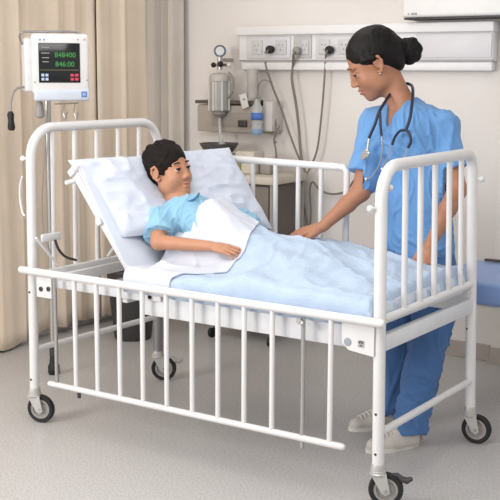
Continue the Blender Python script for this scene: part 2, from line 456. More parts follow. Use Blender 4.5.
# vinyl weld seam across the floor is a surface mark of the floor
# ---- bedhead trunking on the wall
bm = B(); t = thing('bedhead_trunking', 'long white wall trunking with socket panels above the bed', 'trunking', (.4, YW, 1.6))
bx(bm, (.44, YW-.05, 1.806), (1.63, .10, .052), .006); obj('top_ledge', bm, M_trunk, t)
bm = B(); bx(bm, (.44, YW-.035, 1.705), (1.61, .07, .16), .006); obj('channel', bm, M_trunk, t)
bm = B(); bx(bm, (.44, YW-.03, 1.600), (1.60, .06, .05), .012); obj('lower_lip', bm, M_trunk, t)
bm = B(); bx(bm, (.44, YW-.0615, 1.6325), (1.61, .020, .006), .001); obj('gap_shade_strip', bm, M_greyp, t)  # solid grey strip, shade of the joint above the lip put in as colour
def wx(px, py=50, y=YW-.07): return P(px, py, y=y)
def panel(a, b, m, name):
    A = wx(a); D = wx(b); bm = B(); bx(bm, ((A[0]+D[0])/2, YW-.073, 1.708), (D[0]-A[0], .012, .128), .004); return obj(name, bm, m, t)
p1 = panel(247, 291, M_panel, 'socket_panel'); p2 = panel(294, 312, mat('grey_socket_panel', (196, 194, 194), .5), 'socket_panel'); p3 = panel(316, 356, M_panel, 'socket_panel')
panel(416, 492, M_panel, 'blank_panel')
def faceplate(px, w_, par, m):
    A = wx(px); bm = B(); bx(bm, (A[0], YW-.082, 1.708), (w_, .008, .085), .003); o = obj('socket_face', bm, m, par)
    bm = B()
    for dx, dz in ((-.012, .012), (.012, .012), (0, -.014)): bx(bm, (A[0]+dx, YW-.0865, 1.708+dz), (.006, .002, .009), 0)
    obj('socket_holes', bm, M_greyp, o)
faceplate(258, .075, p1, mat('socket_face', (208, 206, 208), .5)); faceplate(282, .075, p1, MATS['socket_face']); faceplate(306, .05, p2, MATS['socket_face']); faceplate(325, .075, p3, MATS['socket_face']); faceplate(345, .075, p3, MATS['socket_face'])

def plug(px, py, m, lab, cordpts, r=.006):
    A = P(px, py, y=YW-.105); t = thing('power_cord', lab, 'power cord', tuple(A), group='power cords on the trunking')
    bm = B(); lathe(bm, [(0, -.022), (.020, -.020), (.024, 0), (.022, .016), (.012, .024), (0, .026)], A, 20, (0, -1, 0)); obj('plug', bm, m, t)
    bm = B(); pts = [A+np.array((0, -.022, -.004)), A+np.array((-.004, -.03, -.02))] + [P(a, b, y=YW-.06+.0*i) for i, (a, b) in enumerate(cordpts)]
    tube(bm, catmull(pts, 6), r, 8); obj('cable', bm, M_cord, t)
    return t
plug(270, 49.5, M_black, 'leftmost grey cord with round black plug, hanging from the first wall socket', [(265, 53), (266, 66), (273, 88), (281, 108), (290, 135), (299, 158), (305, 168)])
plug(297, 51, M_greyp, 'middle grey cord with chunky grey plug, hanging from the small grey socket panel', [(293, 66), (292, 80), (296, 104), (299, 130), (301, 155), (306, 176)], .008)
plug(329.5, 50, M_black, 'rightmost grey cord with black plug, beside the nurse, looping behind the bed rail', [(325.5, 60), (324, 85), (321, 120), (317, 150), (310, 168), (302, 185), (305, 210), (309, 228), (311, 215), (310, 190), (313, 182), (320, 190), (332, 194), (346, 191), (354, 180)])
# ---- white unit above the trunking on the right
t = thing('wall_light_unit', 'large plain white wall unit at the top right above the trunking', 'wall unit', (1.0, YW, 1.86))
A = P(402, 23, y=YW-.14)
bm = B(); bx(bm, (A[0]+.36, YW-.075, 1.992), (.72, .15, .27), .018, seg=4); obj('housing', bm, mat('unit_white', (238, 236, 234), .4, var=.01), t)
bm = B(); bx(bm, (A[0]+.36, YW-.08, 1.851), (.70, .12, .010), .002); obj('underside_strip', bm, M_dgrey, t)  # dark grey strip along the bottom of the housing
bm = B()
q = P(408.5, 14, y=YW-.151)
for dx, w_ in ((0, .006), (.018, .004), (.028, .012), (.043, .012)): bx(bm, (q[0]+dx, YW-.151, q[2]), (w_, .002, .010), 0)
obj('maker_mark', bm, M_greyp, t)

# ================================================================== CURTAINS
def curtain(name, path, z0, z1, m, lab, folds, amp, seed, grp='bedside curtains'):
    pts = [Vector((x, y, 0)) for x, y in path]; Ls = [0]
    for a, b in zip(pts[:-1], pts[1:]): Ls.append(Ls[-1]+(b-a).length)
    def at(s):
        s *= Ls[-1]
        for i in range(len(pts)-1):
            if s <= Ls[i+1]+1e-9: break
        u = (s-Ls[i])/(Ls[i+1]-Ls[i]); d = (pts[i+1]-pts[i]).normalized(); return pts[i]+(pts[i+1]-pts[i])*u, d
    r = random.Random(seed); ph = [r.uniform(0, 6) for _ in range(4)]
    def fn(u, v):
        p, d = at(u); n = Vector((d.y, -d.x, 0))
        tt = u*folds*2*PI + .9*math.sin(u*9+ph[0]) + .25*math.sin(v*3+ph[1])
        a = amp*(.75+.35*math.sin(u*13+ph[2]))*(1.1-.25*v)
        off = a*math.sin(tt)+a*.35*math.sin(2*tt+ph[3])
        return p+n*off+d*(a*.5*math.cos(tt)*.6)+Vector((0, 0, z0+(z1-z0)*v+(.008*math.sin(u*20) if v == 0 else 0)))
    o = obj(name, grid_mesh(fn, int(folds*22), 30), m); solid(o, .004); return tag(o, lab, 'curtain', grp)
curtain('curtain', [(-1.06, -.2), (-1.055, .99)], .02, 2.5, M_cur, 'beige curtain at the far left edge behind the patient monitor', 6, .020, 1)
curtain('curtain', [(-1.10, .93), (-1.10, 1.66)], .05, 2.5, M_cur, 'beige curtain panel behind the headboard, second from the left', 4.2, .020, 2)
curtain('curtain', [(-1.075, 1.64), (-1.065, 2.10)], .05, 2.5, M_cur, 'narrow beige curtain panel nearest the wall, beside the taupe curtain', 2.4, .016, 3)
curtain('curtain', [(-1.06, 2.11), (-.805, 2.125)], .05, 2.5, M_cur2, 'taupe grey curtain gathered in tight folds against the wall', 3.0, .035, 4)

# ================================================================== BED
W = .855
bed = thing('hospital_bed', 'white tubular metal child hospital bed on four castors', 'bed', (.86, .43, 0))
def post_line(kind):
    return {'hn': ((-.012, 0), (.002, 0)), 'hf': ((.013, W), (.027, W)), 'fn': ((1.722, 0), (1.708, 0)), 'ff': ((1.718, W), (1.686, W))}[kind]
def postp(kind, z):
    (a, y), (b, _) = post_line(kind); u = (z-.13)/(1.25-.13); return Vector((a+(b-a)*u, y, z))
def arch(name, kn, kf, ht, rb_n, rb_f, r):
    bm = B(); pts = [postp(kn, .13), postp(kn, .5), postp(kn, ht-rb_n-.01)]
    top = lambda y, z: postp(kn, z).lerp(postp(kf, z), y/W)
    for k in range(1, 9):
        a = PI/2*k/9; pts.append(top(rb_n*(1-math.cos(a)), ht-rb_n*(1-math.sin(a))))
    pts.append(top(rb_n, ht)); pts.append(top(W-rb_f, ht))
    for k in range(1, 9):
        a = PI/2*k/9; pts.append(top(W-rb_f*(1-math.sin(a)), ht-rb_f*(1-math.cos(a))))
    pts += [postp(kf, ht-rb_f-.01), postp(kf, .5), postp(kf, .13)]
    tube(bm, pts, r, 16); return obj(name, bm, M_white, bed)
hb = arch('headboard_frame', 'hn', 'hf', 1.322, .13, .13, .021)
fb = arch('footboard_frame', 'fn', 'ff', 1.240, .12, .07, .0225)
for y in (.133, .27, .415, .561, .71):
    bm = B(); a = postp('hn', .66).lerp(postp('hf', .66), y/W); b = postp('hn', 1.315).lerp(postp('hf', 1.315), y/W); bar(bm, a, b, .0105); obj('headboard_bar', bm, M_white, bed)
for y in (.2, .336, .47, .612, .736):
    bm = B(); a = postp('fn', .69).lerp(postp('ff', .69), y/W); b = postp('fn', 1.235).lerp(postp('ff', 1.235), y/W); bar(bm, a, b, .0115); obj('footboard_bar', bm, M_white, bed)
bm = B(); bar(bm, postp('fn', .69), postp('ff', .69), .0165); obj('footboard_rail', bm, M_white, bed)
bm = B(); bar(bm, postp('hn', .275+.06), postp('hf', .275+.06), .0135); obj('floor_brace', bm, M_white, bed)
bm = B(); bar(bm, postp('fn', .272), postp('ff', .272), .0145); obj('floor_brace', bm, M_white, bed)
# undercarriage
bm = B(); a, b = postp('fn', .60), postp('ff', .60)
bx(bm, (a+b)/2+Vector((-.005, 0, 0)), (.030, W-.03, .062), .006); obj('end_channel', bm, M_frame, bed)
bm = B(); bx(bm, (.02, W/2, .665), (.03, W-.03, .052), .006); obj('end_channel', bm, M_frame, bed)
for y in (.015, W-.015):
    bm = B(); bx(bm, (1.16, y, .622), (1.09, .028, .095), .006); obj('side_channel', bm, M_frame, bed)
    bm = B(); bx(bm, (.32, y, .650), (.60, .026, .040), .005); obj('side_channel', bm, M_frame, bed)
bm = B(); bar(bm, postp('hf', .135), postp('hf', .56), .0255, 16); obj('leg_sleeve', bm, M_steel, bed)
bm = B(); bx(bm, (.105, W/2, .660), (.028, W-.06, .045), .005); obj('cross_channel', bm, M_frame, bed)
for x, z in ((.5, .625), (1.0, .60), (1.4, .60)):
    bm = B(); bx(bm, (x, W/2, z), (.03, W-.06, .042), .005); obj('cross_channel', bm, M_frame, bed)
# perforated deck plate (thick sheet with holes)
def perforated(x0, x1, y0, y1, z, nx, ny, name):
    bm = B(); dx = (x1-x0)/nx; dy = (y1-y0)/ny; hr = .30
    for i in range(nx):
        for j in range(ny):
            cx, cy = x0+(i+.5)*dx, y0+(j+.5)*dy
            o_ = [(-1, -1), (0, -1), (1, -1), (1, 0), (1, 1), (0, 1), (-1, 1), (-1, 0)]
            Vo = [bm.verts.new((cx+a*dx/2, cy+b*dy/2, z)) for a, b in o_]
            Vi = [bm.verts.new((cx+math.cos(math.atan2(b, a))*dx*hr, cy+math.sin(math.atan2(b, a))*dy*hr, z)) for a, b in o_]
            for k in range(8): bm.faces.new((Vo[k], Vo[(k+1) % 8], Vi[(k+1) % 8], Vi[k]))
    bmesh.ops.remove_doubles(bm, verts=bm.verts, dist=.0005)
    o = obj(name, bm, M_zinc, bed, False); solid(o, .003); return o
perforated(.30, .50, .05, W-.05, .655, 8, 26, 'deck_plate')
bm = B(); bx(bm, (1.08, W/2, .648), (1.16, W-.05, .008), .002); obj('mattress_deck', bm, M_frame, bed)
# raised backrest
BH = Vector((.515, 0, .735)); BT = Vector((.195, 0, 1.155)); bd = (BT-BH).normalized(); bn = Vector((-bd.z, 0, bd.x)); bn = bn if bn.x > 0 else -bn
rotb = Matrix(((bd.x, 0, bn.x), (0, 1, 0), (bd.z, 0, bn.z))) if False else Matrix((Vector((bd.x, 0, bd.z)), Vector((0, 1, 0)), Vector((bn.x, 0, bn.z)))).transposed()
Lb = (BT-BH).length
br = []
bm = B()
bx(bm, BH+bd*(Lb/2-.02)+Vector((0, .085, 0))-bn*.018, (Lb+.06, .035, .036), .006, rotb)
bx(bm, BH+bd*(Lb/2-.02)+Vector((0, W-.055, 0))-bn*.018, (Lb+.06, .035, .036), .006, rotb)
bx(bm, BH+bd*(Lb-.01)+Vector((0, W/2, 0))-bn*.018, (.03, W-.1, .034), .006, rotb)
bx(bm, BH+bd*(Lb*.5)+Vector((0, W/2, 0))-bn*.022, (.03, W-.1, .026), .006, rotb)
bx(bm, BH+bd*(Lb*.5)+Vector((0, W/2, 0))-bn*.002, (Lb, W-.13, .006), .002, rotb)
bkf = obj('backrest_frame', bm, M_white, bed)
bm = B(); q = BT+Vector((0, .078, 0))
ball(bm, q-bd*.005+Vector((0, -.012, 0)), .017); obj('end_cap', bm, M_white, bkf)
bm = B(); bar(bm, BT-bd*.045+Vector((0, .08, 0))-bn*.03, BT-bd*.045+Vector((-.03, .035, -.012))-bn*.03, .011, rnd=1); obj('end_cap', bm, M_white, bkf)
# backrest support links behind the headboard bars
bm = B(); q = P(51, 237, x=.05)
bx(bm, q, (.014, .12, .036), .012); obj('pivot_plate', bm, M_frame, bed)
bm = B(); bar(bm, P(36, 238, x=.05), P(57, 264, x=.05), .006); obj('support_link', bm, M_frame, bed)
bm = B(); bar(bm, P(108, 256, x=.12), BH+bd*.25+Vector((0, .3, 0))-bn*.04, .008); obj('support_link', bm, M_frame, bed)
bm = B(); tube(bm, catmull([P(55, 240, x=.06), P(59, 250, x=.07), P(66, 257, x=.08), P(76, 260, x=.08)], 6), .006, 8); obj('release_cable', bm, M_dgrey, bed)
# mounting brackets, bolts
def yplate(px0, py0, px1, py1, y, th, m, name, par):
    A, D = P(px0, py0, y=y), P(px1, py1, y=y); bm = B(); bx(bm, ((A[0]+D[0])/2, y, (A[2]+D[2])/2), (abs(D[0]-A[0]), th, abs(D[2]-A[2])), .006); return obj(name, bm, m, par)
br1 = yplate(36.5, 276, 52, 299, -.026, .006, M_white, 'rail_bracket', bed)
for px in (41, 48.5):
    bm = B(); c = P(px, 289, y=-.030); lathe(bm, [(0, 0), (.011, 0), (.011, .003), (.006, .004), (.006, .001), (0, .001)], c, 16, (0, -1, 0)); obj('rivet', bm, M_dgrey, br1)
bm = B(); A, D = P(342, 322, y=-.026), P(374, 357, y=-.026)
poly = [(A[0], A[2]+.02), (A[0]+.002, D[2]+.035), (A[0]+.03, D[2]+.012), (D[0], D[2]), (D[0], A[2]+.02)]
prism(bm, [Vector((x, -.029, z)) for x, z in poly], 0, (0, .006, 0)); br2 = obj('rail_bracket', bm, M_white, bed, False)
bm = B(); c = P(347.5, 342, y=-.030); lathe(bm, [(0, .002), (.014, .002), (.0155, 0), (.0155, -.001)], c, 20, (0, -1, 0)); obj('roundel', bm, mat('roundel_grey', (150, 156, 166), .5), br2)
c = P(361, 344, y=-.030); bm = B(); bx(bm, c, (.026, .002, .026), .001); sq = obj('maker_plate', bm, mat('plate_grey', (176, 174, 174), .5), br2)
bm = B()
for dx, dz, a in ((-.006, .005, .7), (.006, .005, -.7), (0, -.006, 0), (0, .009, 0)): bx(bm, c+np.array((dx, -.0015, dz)), (.009, .0015, .004), 0, Matrix.Rotation(a, 3, 'Y'))
obj('maker_mark', bm, M_dgrey, sq)
br3 = yplate(140, 291, 161, 302, -.008, .006, M_white, 'hinge_plate', bed)
bm = B(); c = P(150, 297, y=-.012); lathe(bm, [(0, 0), (.008, 0), (.009, .004), (0, .004)], c, 14, (0, -1, 0)); obj('hinge_hole', bm, M_black, br3)
# corner pegs
for px, py, kn, dirv, nm in ((375.5, 208, 'fn', (-.6, -.8, 0), 'corner_peg'), (17, 158, 'hn', (-1, -.1, 0), 'corner_peg'), (481.5, 179, 'ff', (1, .1, 0), 'corner_peg'), (391.5, 188, 'fn', (.3, .9, -.1), 'corner_peg')):
    z = P(px, py, y=0 if kn != 'ff' else W)[2]; p0 = postp(kn, z); d = Vector(dirv).normalized()
    bm = B(); bar(bm, p0+d*.015, p0+d*.034, .006); ball(bm, p0+d*.042, .013); obj(nm, bm, M_white, bed)
bm = B(); tube(bm, catmull([P(22.5, 176, y=0), P(20.5, 184, y=0), P(20, 198, y=0), P(22.5, 212, y=0), P(25, 216, y=0)], 5), .0045, 8); obj('bag_hook', bm, M_white, bed)
for k, z in (('hn', .60), ('fn', .35), ('fn', .2), ('hn', .2), ('ff', .60), ('ff', .5)):
    bm = B(); p0 = postp(k, z); lathe(bm, [(0, .024), (.005, .0235), (.005, .018)], p0, 10, (0, -1, 0) if k != 'ff' else (-.5, -1, 0)); obj('post_screw', bm, M_dgrey, bed)
# side rails
nr = link('side_rail', None, bed); nr['label'] = 'near side rail, lowered'
def rail(par, y, x0t, x1t, zt, x0b, x1b, zb, bars, r, rb):
    bm = B(); bar(bm, (x0t, y, zt+.004), (x1t, y, zt-.006), r, 14, rnd=1); obj('top_rail', bm, M_white, par)
    bm = B(); bar(bm, (x0b, y, zb), (x1b, y, zb), rb*1.25, 12, rnd=1); obj('bottom_rail', bm, M_white, par)
    for x in bars:
        bm = B(); bar(bm, (x, y, zb), (x, y, zt), rb); obj('rail_bar', bm, M_white, par)
rail(nr, -.045, -.04, 1.757, .699, .120, 1.607, .211, [.285, .409, .534, .657, .781, .910, 1.036, 1.160, 1.288, 1.542], .0165, .0105)
for x, z0, z1 in ((.169, .215, 1.13*0+.69), (1.423, .172, .675)):
    bm = B(); bar(bm, (x, -.043, z0), (x, -.043, z1), .0085); obj('steel_rod', bm, M_chrome, nr)
bm = B(); ball(bm, (1.43, -.062, .655), .010); lathe(bm, [(0, .004), (.012, .003), (.012, -.004)], (1.415, -.06, .662), 12, (0, -1, 0)); obj('latch_bolt', bm, M_chrome, nr)
bm = B(); lathe(bm, [(0, 0), (.008, 0), (.008, .022), (0, .022)], (.30, -.045, .175), 12); obj('rod_end', bm, M_dgrey, nr)
fr = link('side_rail', None, bed); fr['label'] = 'far side rail, raised'
def far_rail():
    y = W+.012; bm = B(); bar(bm, (.13, y, 1.162), (1.05, y, 1.148), .0170, 14); 
    obj('top_rail', bm, M_white, fr)
    bm = B(); tube(bm, [(1.045, y, 1.148), (1.075, y, 1.147), (1.088, y, 1.130), (1.089, y, 1.0), (1.089, y, .665)], .0150, 12); obj('end_post', bm, M_white, fr)
    bm = B(); bar(bm, (.13, y, .668), (1.09, y, .668), .013); obj('bottom_rail', bm, M_white, fr)
    for x in (.221, .343, .464, .585, .712, .836, .957):
        bm = B(); bar(bm, (x, y, .665), (x, y, 1.155), .0115); obj('rail_bar', bm, M_white, fr)
far_rail()
# castors
def caster(kind, ang, pedal, lab=None):
    top = postp(kind, .13); root = link('castor', None, bed)
    R = .064; c, s = math.cos(ang), math.sin(ang); off = .030
    cx, cy = top.x+c*off, top.y+s*off; ax = (-s, c, 0); cen = Vector((cx, cy, R))
    bm = B(); lathe(bm, [(0, .162), (.024, .160), (.027, .150), (.027, .136), (.030, .134), (.030, .128), (.034, .124), (.030, .119), (.012, .117)], (top.x, top.y, 0), 20); obj('swivel_collar', bm, M_zinc, root)
    bm = B()
    a3 = Vector(ax)
    for sgn in (-1, 1):
        o_ = a3*sgn*.021; dv = Vector((c, s, 0))
        base = Vector((top.x, top.y, 0))+o_
        poly = [base+Vector((0, 0, .125))-dv*.026, base+Vector((0, 0, .125))+dv*.032, cen+o_+dv*.016+Vector((0, 0, -.008)), cen+o_-dv*.0+Vector((0, 0, -.018)), cen+o_-dv*.016+Vector((0, 0, -.008))]
        prism(bm, poly, 0, a3*sgn*.003)
    bx(bm, (top.x+c*.003, top.y+s*.003, .123), (.058, .046, .005), .001, Matrix.Rotation(ang, 3, 'Z'))
    obj('fork', bm, M_zinc, root, False)
    bm = B(); lathe(bm, [(R*.70, -.013), (R*.92, -.014), (R, -.007), (R, .007), (R*.92, .014), (R*.70, .013)], cen, 32, ax, closed=True); obj('tyre', bm, M_black, root)
    bm = B(); lathe(bm, [(0, -.012), (.014, -.012), (.018, -.006), (R*.5, -.006), (R*.56, -.012), (R*.71, -.012), (R*.71, .012), (R*.56, .012), (R*.5, .006), (.018, .006), (.014, .012), (0, .012)], cen, 32, ax); obj('wheel_hub', bm, M_greyp, root)
    bm = B(); bar(bm, cen-a3*.027, cen+a3*.027, .007); obj('axle', bm, M_chrome, root)
    if pedal:
        dv = Vector((c, s, 0)); bm = B(); p0 = Vector((top.x, top.y, .118))
        tube(bm, [p0+dv*.03, p0+dv*.07+Vector((0, 0, .002)), p0+dv*.085+Vector((0, 0, -.012)), p0+dv*.105+Vector((0, 0, -.018)), p0+dv*.125+Vector((0, 0, -.008))], [.006, .009, .012, .013, .007], 8)
        obj('brake_pedal', bm, M_dgrey if kind == 'fn' else M_zinc, root)
iv = np.array([.829, .559])      # towards the right of the photo, along the floor
caster('hn', math.atan2(.559, .829)-.25, False); caster('fn', math.atan2(.559, .829)-.15, True)
caster('ff', math.atan2(.559, .829)-.45, False); caster('hf', math.atan2(.559, .829)+.0, True)

# ---- mattress: flat part and raised head part, one piece
def mattress():
    prof = [(1.685, .656), (1.695, .70), (1.685, .735), (.56, .738), (.51, .752)]
    top = [BT+bn*.022-bd*.02, BT+bn*.018+bd*.0, BT+bn*.004-bd*.0]
    low = [BH+bn*.004, Vector((.52, 0, .656))]
    pr = [Vector((x, 0, z)) for x, z in prof]+top+low
    bm = B(); A = [bm.verts.new(p+Vector((0, .035+(.04 if p.z > .78 else 0), 0))) for p in pr]; D = [bm.verts.new(p+Vector((0, W-.035, 0))) for p in pr]; k = len(pr)
    bm.faces.new(A[::-1]); bm.faces.new(D)
    for i in range(k): bm.faces.new((A[i], A[(i+1) % k], D[(i+1) % k], D[i]))
    bmesh.ops.bevel(bm, geom=[e for e in bm.edges if abs(e.verts[0].co.y-e.verts[1].co.y) < 1e-6], offset=.012, segments=3, affect='EDGES')
    return obj('mattress', bm, M_mattress)
tag(mattress(), 'pale mattress with raised head end lying on the bed frame', 'mattress')

# ================================================================== PILLOW
def pillow():
    A, Bf, Cc, D = [np.array(p) for p in ((.138, .085, 1.184), (.460, .85, 1.212), (.735, .81, .850), (.430, .100, .868))]
    n = np.cross(Bf-A, D-A); n /= np.linalg.norm(n); n = n if n[0] > 0 else -n
    bm = B(); nu, nv = 56, 44; sides = []
    for sg in (1, -1):
        g = []
        for i in range(nu):
            row = []
            for j in range(nv):
                u, v = i/(nu-1), j/(nv-1); a, b = 2*u-1, 2*v-1
                ed = (1-abs(a)**2.6)*(1-abs(b)**2.6); th = .070*max(0, ed)**.40
                if sg < 0: th *= .25
                pin = .045; uu = .5+.5*a*(1-pin*(1-b*b)*.6); vv = .5+.5*b*(1-pin*(1-a*a)*1.2)
                p = (A*(1-uu)+Bf*uu)*(1-vv)+(D*(1-uu)+Cc*uu)*vv
                w_ = .012*nz(u*4+sg, v*3, 3)*min(1, ed*3)+(.009*crs(u*6+v*2, v*3-u*1.5, 5, .12)+.007*crs(u*4-v*4, v*5+u*3, 9, .12)-.006)*min(1, ed*4)+.006*math.sin((u*9+v*13)+3*nz(u*3, v*3))*math.exp(-((min(u, 1-u))/.12)**2)*min(1, ed*4)
                # dent of the head
                dent = -.062*math.exp(-(((u-.42)/.17)**2+((v-.50)/.36)**2)) if sg > 0 else 0
                q = p+n*(sg*th+(w_ if sg > 0 else 0)+dent)
                row.append(bm.verts.new(q))
            g.append(row)
        sides.append(g)
        for i in range(nu-1):
            for j in range(nv-1):
                f = (g[i][j], g[i+1][j], g[i+1][j+1], g[i][j+1]); bm.faces.new(f if sg > 0 else f[::-1])
    bmesh.ops.remove_doubles(bm, verts=bm.verts, dist=.0015)
    o = obj('pillow', bm, M_pillow)
    for p in o.data.polygons: p.use_smooth = True
    return o
pil = tag(pillow(), 'large white pillow propping up the boy on the raised backrest', 'pillow')

# ================================================================== COVERS
def ridge(x):
    xs = [.50, .60, .68, .75, .85, .95, 1.1, 1.3, 1.5, 1.60, 1.69]; hs = [.16, .238, .252, .212, .165, .125, .108, .088, .060, .030, .01]
    return float(np.interp(x, xs, hs))
def top_z(x, y):
    yc = .45; sg = .165+.20*sstep(.88, 1.15, x)
    d = abs(y-yc)
    z = .742 + ridge(x)*math.exp(-(d/sg)**(3.4-1.0*sstep(.75, 1.0, x)))
    if y > .44: z = max(z, .742+ (.078*sstep(.62, .8, x)*(1-.75*sstep(1.05, 1.55, x)))*(1-sstep(.80, .86, y)) )
    z += .030*sstep(.66, .80, x)*(1-sstep(.5, 1.7, x)*.3)*(1-sstep(.0, .25, y))*0
    return z
def folds(x, y, k=1):
    f = .010*nz(x*5, y*7, 1)+.006*nz(x*11, y*14, 5)
    f += .010*nz(x*2.4, y*4.5, 21); w_ = math.sin(26*(x*.35+y)+7*nz(x*2.2, y*2.2, 9)); f += .0065*w_*abs(nz(x*3, y*3, 2))*2.4
    w2 = math.sin(34*(x*.8-y*.5)+6*nz(x*1.7, y*2, 4)); f += .0055*max(0, w2)*(.4+abs(nz(x*2, y*2, 12)))
    q = nz(x*2, y*2, 31); f += .0075*crs(x*3.2+q, y*7+x*3+q, 3, .12)+.0055*crs(x*7+q, y*4-x*2+2*q, 8, .13)-.006
    return f*k
def cover(name, xl, xr, off, m, lab, cat, drop_n=.66, drop_f=.70, foot=False, nx=150, ny=110, th=.007, par=None, k=1):
    y0, y1 = -.002-off*.6, W-.012+off*.6
    hn, hf = .06, .05; tot = hn+(y1-y0)+hf
    def fn(u, v):
        s = v*tot
        if s < hn: y = y0; q = 1-s/hn
        elif s > tot-hf: y = y1; q = (s-(tot-hf))/hf
        else: y = y0+s-hn; q = 0
        x = xl(max(0, min(1, (y-y0)/(y1-y0))))*(1-u)+xr(max(0, min(1, (y-y0)/(y1-y0))))*u
        fx = 0
        z = top_z(x, y)+off+folds(x, y, k)
        e = min(y-y0, y1-y)
        rnd = .030
        if e < rnd: z -= (rnd-math.sqrt(max(0, rnd**2-(rnd-e)**2)))*.9
        if q > 0:
            zb = drop_n if s < hn else drop_f; z0 = z
            z = z0+(zb-z0)*q; y += (-1 if s < hn else 1)*(.004*math.sin(x*40)+.003*nz(x*20, z*20))*q
        if foot and x > 1.655:
            g = (x-1.655)/(.05); z -= (z-.665)*min(1, g)**2.0*.95; fx = -.010*g+.006*math.sin(y*45)*g
        return Vector((x+fx, y, z))
    o = obj(name, grid_mesh(fn, nx, ny), m, par)
    for p in o.data.polygons: p.use_smooth = True
    solid(o, th, 0); return o
def ip(vs): 
    ys = [a for a, _ in vs]; xs = [b for _, b in vs]; return lambda v: float(np.interp(v, ys, xs))
under = cover('bed_sheet', ip([(0, .53), (1, .53)]), ip([(0, .90), (1, .90)]), -.004, M_mattress, '', '', drop_n=.66, nx=60, ny=80, k=.5)
tag(under, 'pale fitted sheet showing between pillow and covers under the boy', 'sheet')
blu = cover('blanket', ip([(0, .74), (.25, .86), (.6, .80), (1, .72)]), ip([(0, 1.705), (1, 1.700)]), .010, M_blue, '', '', foot=True)
tag(blu, 'pale blue blanket spread over the legs down to the footboard', 'blanket')
wh = cover('top_sheet', ip([(0, .535), (.10, .55), (.22, .615), (.36, .645), (.5, .640), (.62, .660), (.74, .72), (.86, .755), (1, .77)]), ip([(0, .775), (.08, .795), (.2, .935), (.35, .93), (.6, .86), (.85, .80), (1, .74)]), .020, M_sheet, '', '', drop_n=.665, nx=90, ny=120)
tag(wh, 'white top sheet folded back over the boy\'s belly', 'sheet')

# ================================================================== BOY
boy = thing('person', 'boy with short black hair in a light blue t-shirt, lying propped up on the bed', 'person', (.6, .43, .75))
BC = np.array(P(168.5, 170.5, y=.43)); BF = np.array((.97, -.06, .16)); BU = np.array((-.30, -.06, 1.0)); BR = frame_from(BF, BU); bs = 1.08
BX = rng_ax(.22, 1.66, .004); BY = rng_ax(.08, .80, .0035); BZ = zgrade(.70, 1.30, .0045, .98, 1.27, .0028)
f = Field(np.concatenate([np.arange(.22, .58, .0028), np.arange(.58, 1.66, .005)]), BY, zgrade(.70, 1.30, .0040, 1.00, 1.27, .0028))
Lh = head(f, BC, BR, bs, child=True)
neckb = np.array((.480, .42, .985))
f.cone(Lh(0, -.036, -.045), neckb, .039, .042, .015)
shR, shL = np.array((.478, .285, .925)), np.array((.545, .560, .945))
pel = np.array((.84, .44, .80)); ch = np.array((.545, .425, .930))
up_b = np.array((.6, -.1, .8))
f.cone(ch, (.70, .43, .865), .105, .10, .03, up_b, .75); f.cone((.70, .43, .865), pel, .098, .10, .03, up_b, .72)
f.cone(neckb, ch, .05, .08, .03)
f.cone(shR, ch, .045, .06, .03); f.cone(shL, ch, .045, .06, .03)
elR = np.array((.545, .205, .845)); wrR = np.array((.795, .240, .846))
f.cone(shR, elR, .042, .033, .02); f.cone(elR, wrR, .033, .022, .015)
hand(f, wrR+np.array((.004, 0, 0)), (.96, .20, -.10), (.1, -.45, .95), (0, 1, .2), .82, curl=.42, thumb=.35)
elL = np.array((.70, .67, .885)); f.cone(shL, elL, .040, .033, .02); f.cone(elL, (.80, .56, .845), .031, .024, .015)
hand(f, (.80, .56, .845), (.9, -.4, -.1), (.1, .2, 1), (0, -1, .2), .8, curl=.3)
for y in (.37, .51):
    f.cone(pel, (1.16, y, .775), .066, .044, .02); f.cone((1.16, y, .775), (1.48, y, .762), .044, .028, .015); f.cone((1.48, y, .762), (1.53, y, .770), .022, .016, .012)
lipc = [Lh(0, .094, -.060), Lh(0, .093, -.0715)]
def lipfn(c, hw=.019, hh=.0085):
    cc = np.array(c)
    def fn(p):
        out = np.zeros(len(p), int)
        q = (p-Lcur(0, .095, -.0655))@Rcur.T/scur
        m = (np.abs(q[:, 0])/hw)**2+(q[:, 2]/hh)**2 < 1; m &= (q[:, 1] > -.016) & (q[:, 1] < .03)
        out[m] = 1; return out
    return fn
Lcur, Rcur, scur = Lh, BR, bs
f.mesh('body', [M_skinb, M_lipb], boy, 2, matfn=lipfn(None, .018, .0065))
face_parts(Lh, BR, bs, boy, M_hairb, gaze=(-.0, .05), child=True)
# hair
f = Field(rng_ax(.24, .60, .003), rng_ax(.28, .60, .003), rng_ax(.96, 1.30, .003))
f.ell(Lh(0, -.016, .036), BR, np.array((.079, .101, .088))*bs, 0)
f.ell(Lh(0, -.062, -.020), BR, np.array((.066, .052, .062))*bs, .03)
for q in (-1, 1): f.cone(Lh(q*.073, .022, .03), Lh(q*.070, .028, -.010), .012, .006, .012)
for i in range(50):       # tufts
    a = rng.uniform(-1, 1)*2.6; e = rng.uniform(.1, 1.35)
    dx, dy, dz = math.sin(a)*math.cos(e), math.cos(a)*math.cos(e), math.sin(e)
    f.ell(Lh(dx*.074, -.020+dy*.090, .042+dz*.080), BR, np.array((.010, .012, .010)), .014)
f.ell(Lh(.006, .108, -.056), BR, np.array((.070, .086, .108))*bs, .004, True)     # face opening
for q in (-1, 1): f.ell(Lh(q*.090, .004, -.026), BR, np.array((.030, .026, .038)), .005, True)
f.cut(Lh(0, 0, -.072), -BR[2]+.5*BR[1], .004)
def hair_disp(sc, seed):
    def d(V, N):
        for i in range(len(V)):
            p = V[i]*sc; V[i] += .0022*np.array(noise.noise_vector(Vector(p+seed)))
        return V
    return d
f.mesh('hair', M_hairb, boy, 1, hair_disp(70, 3))
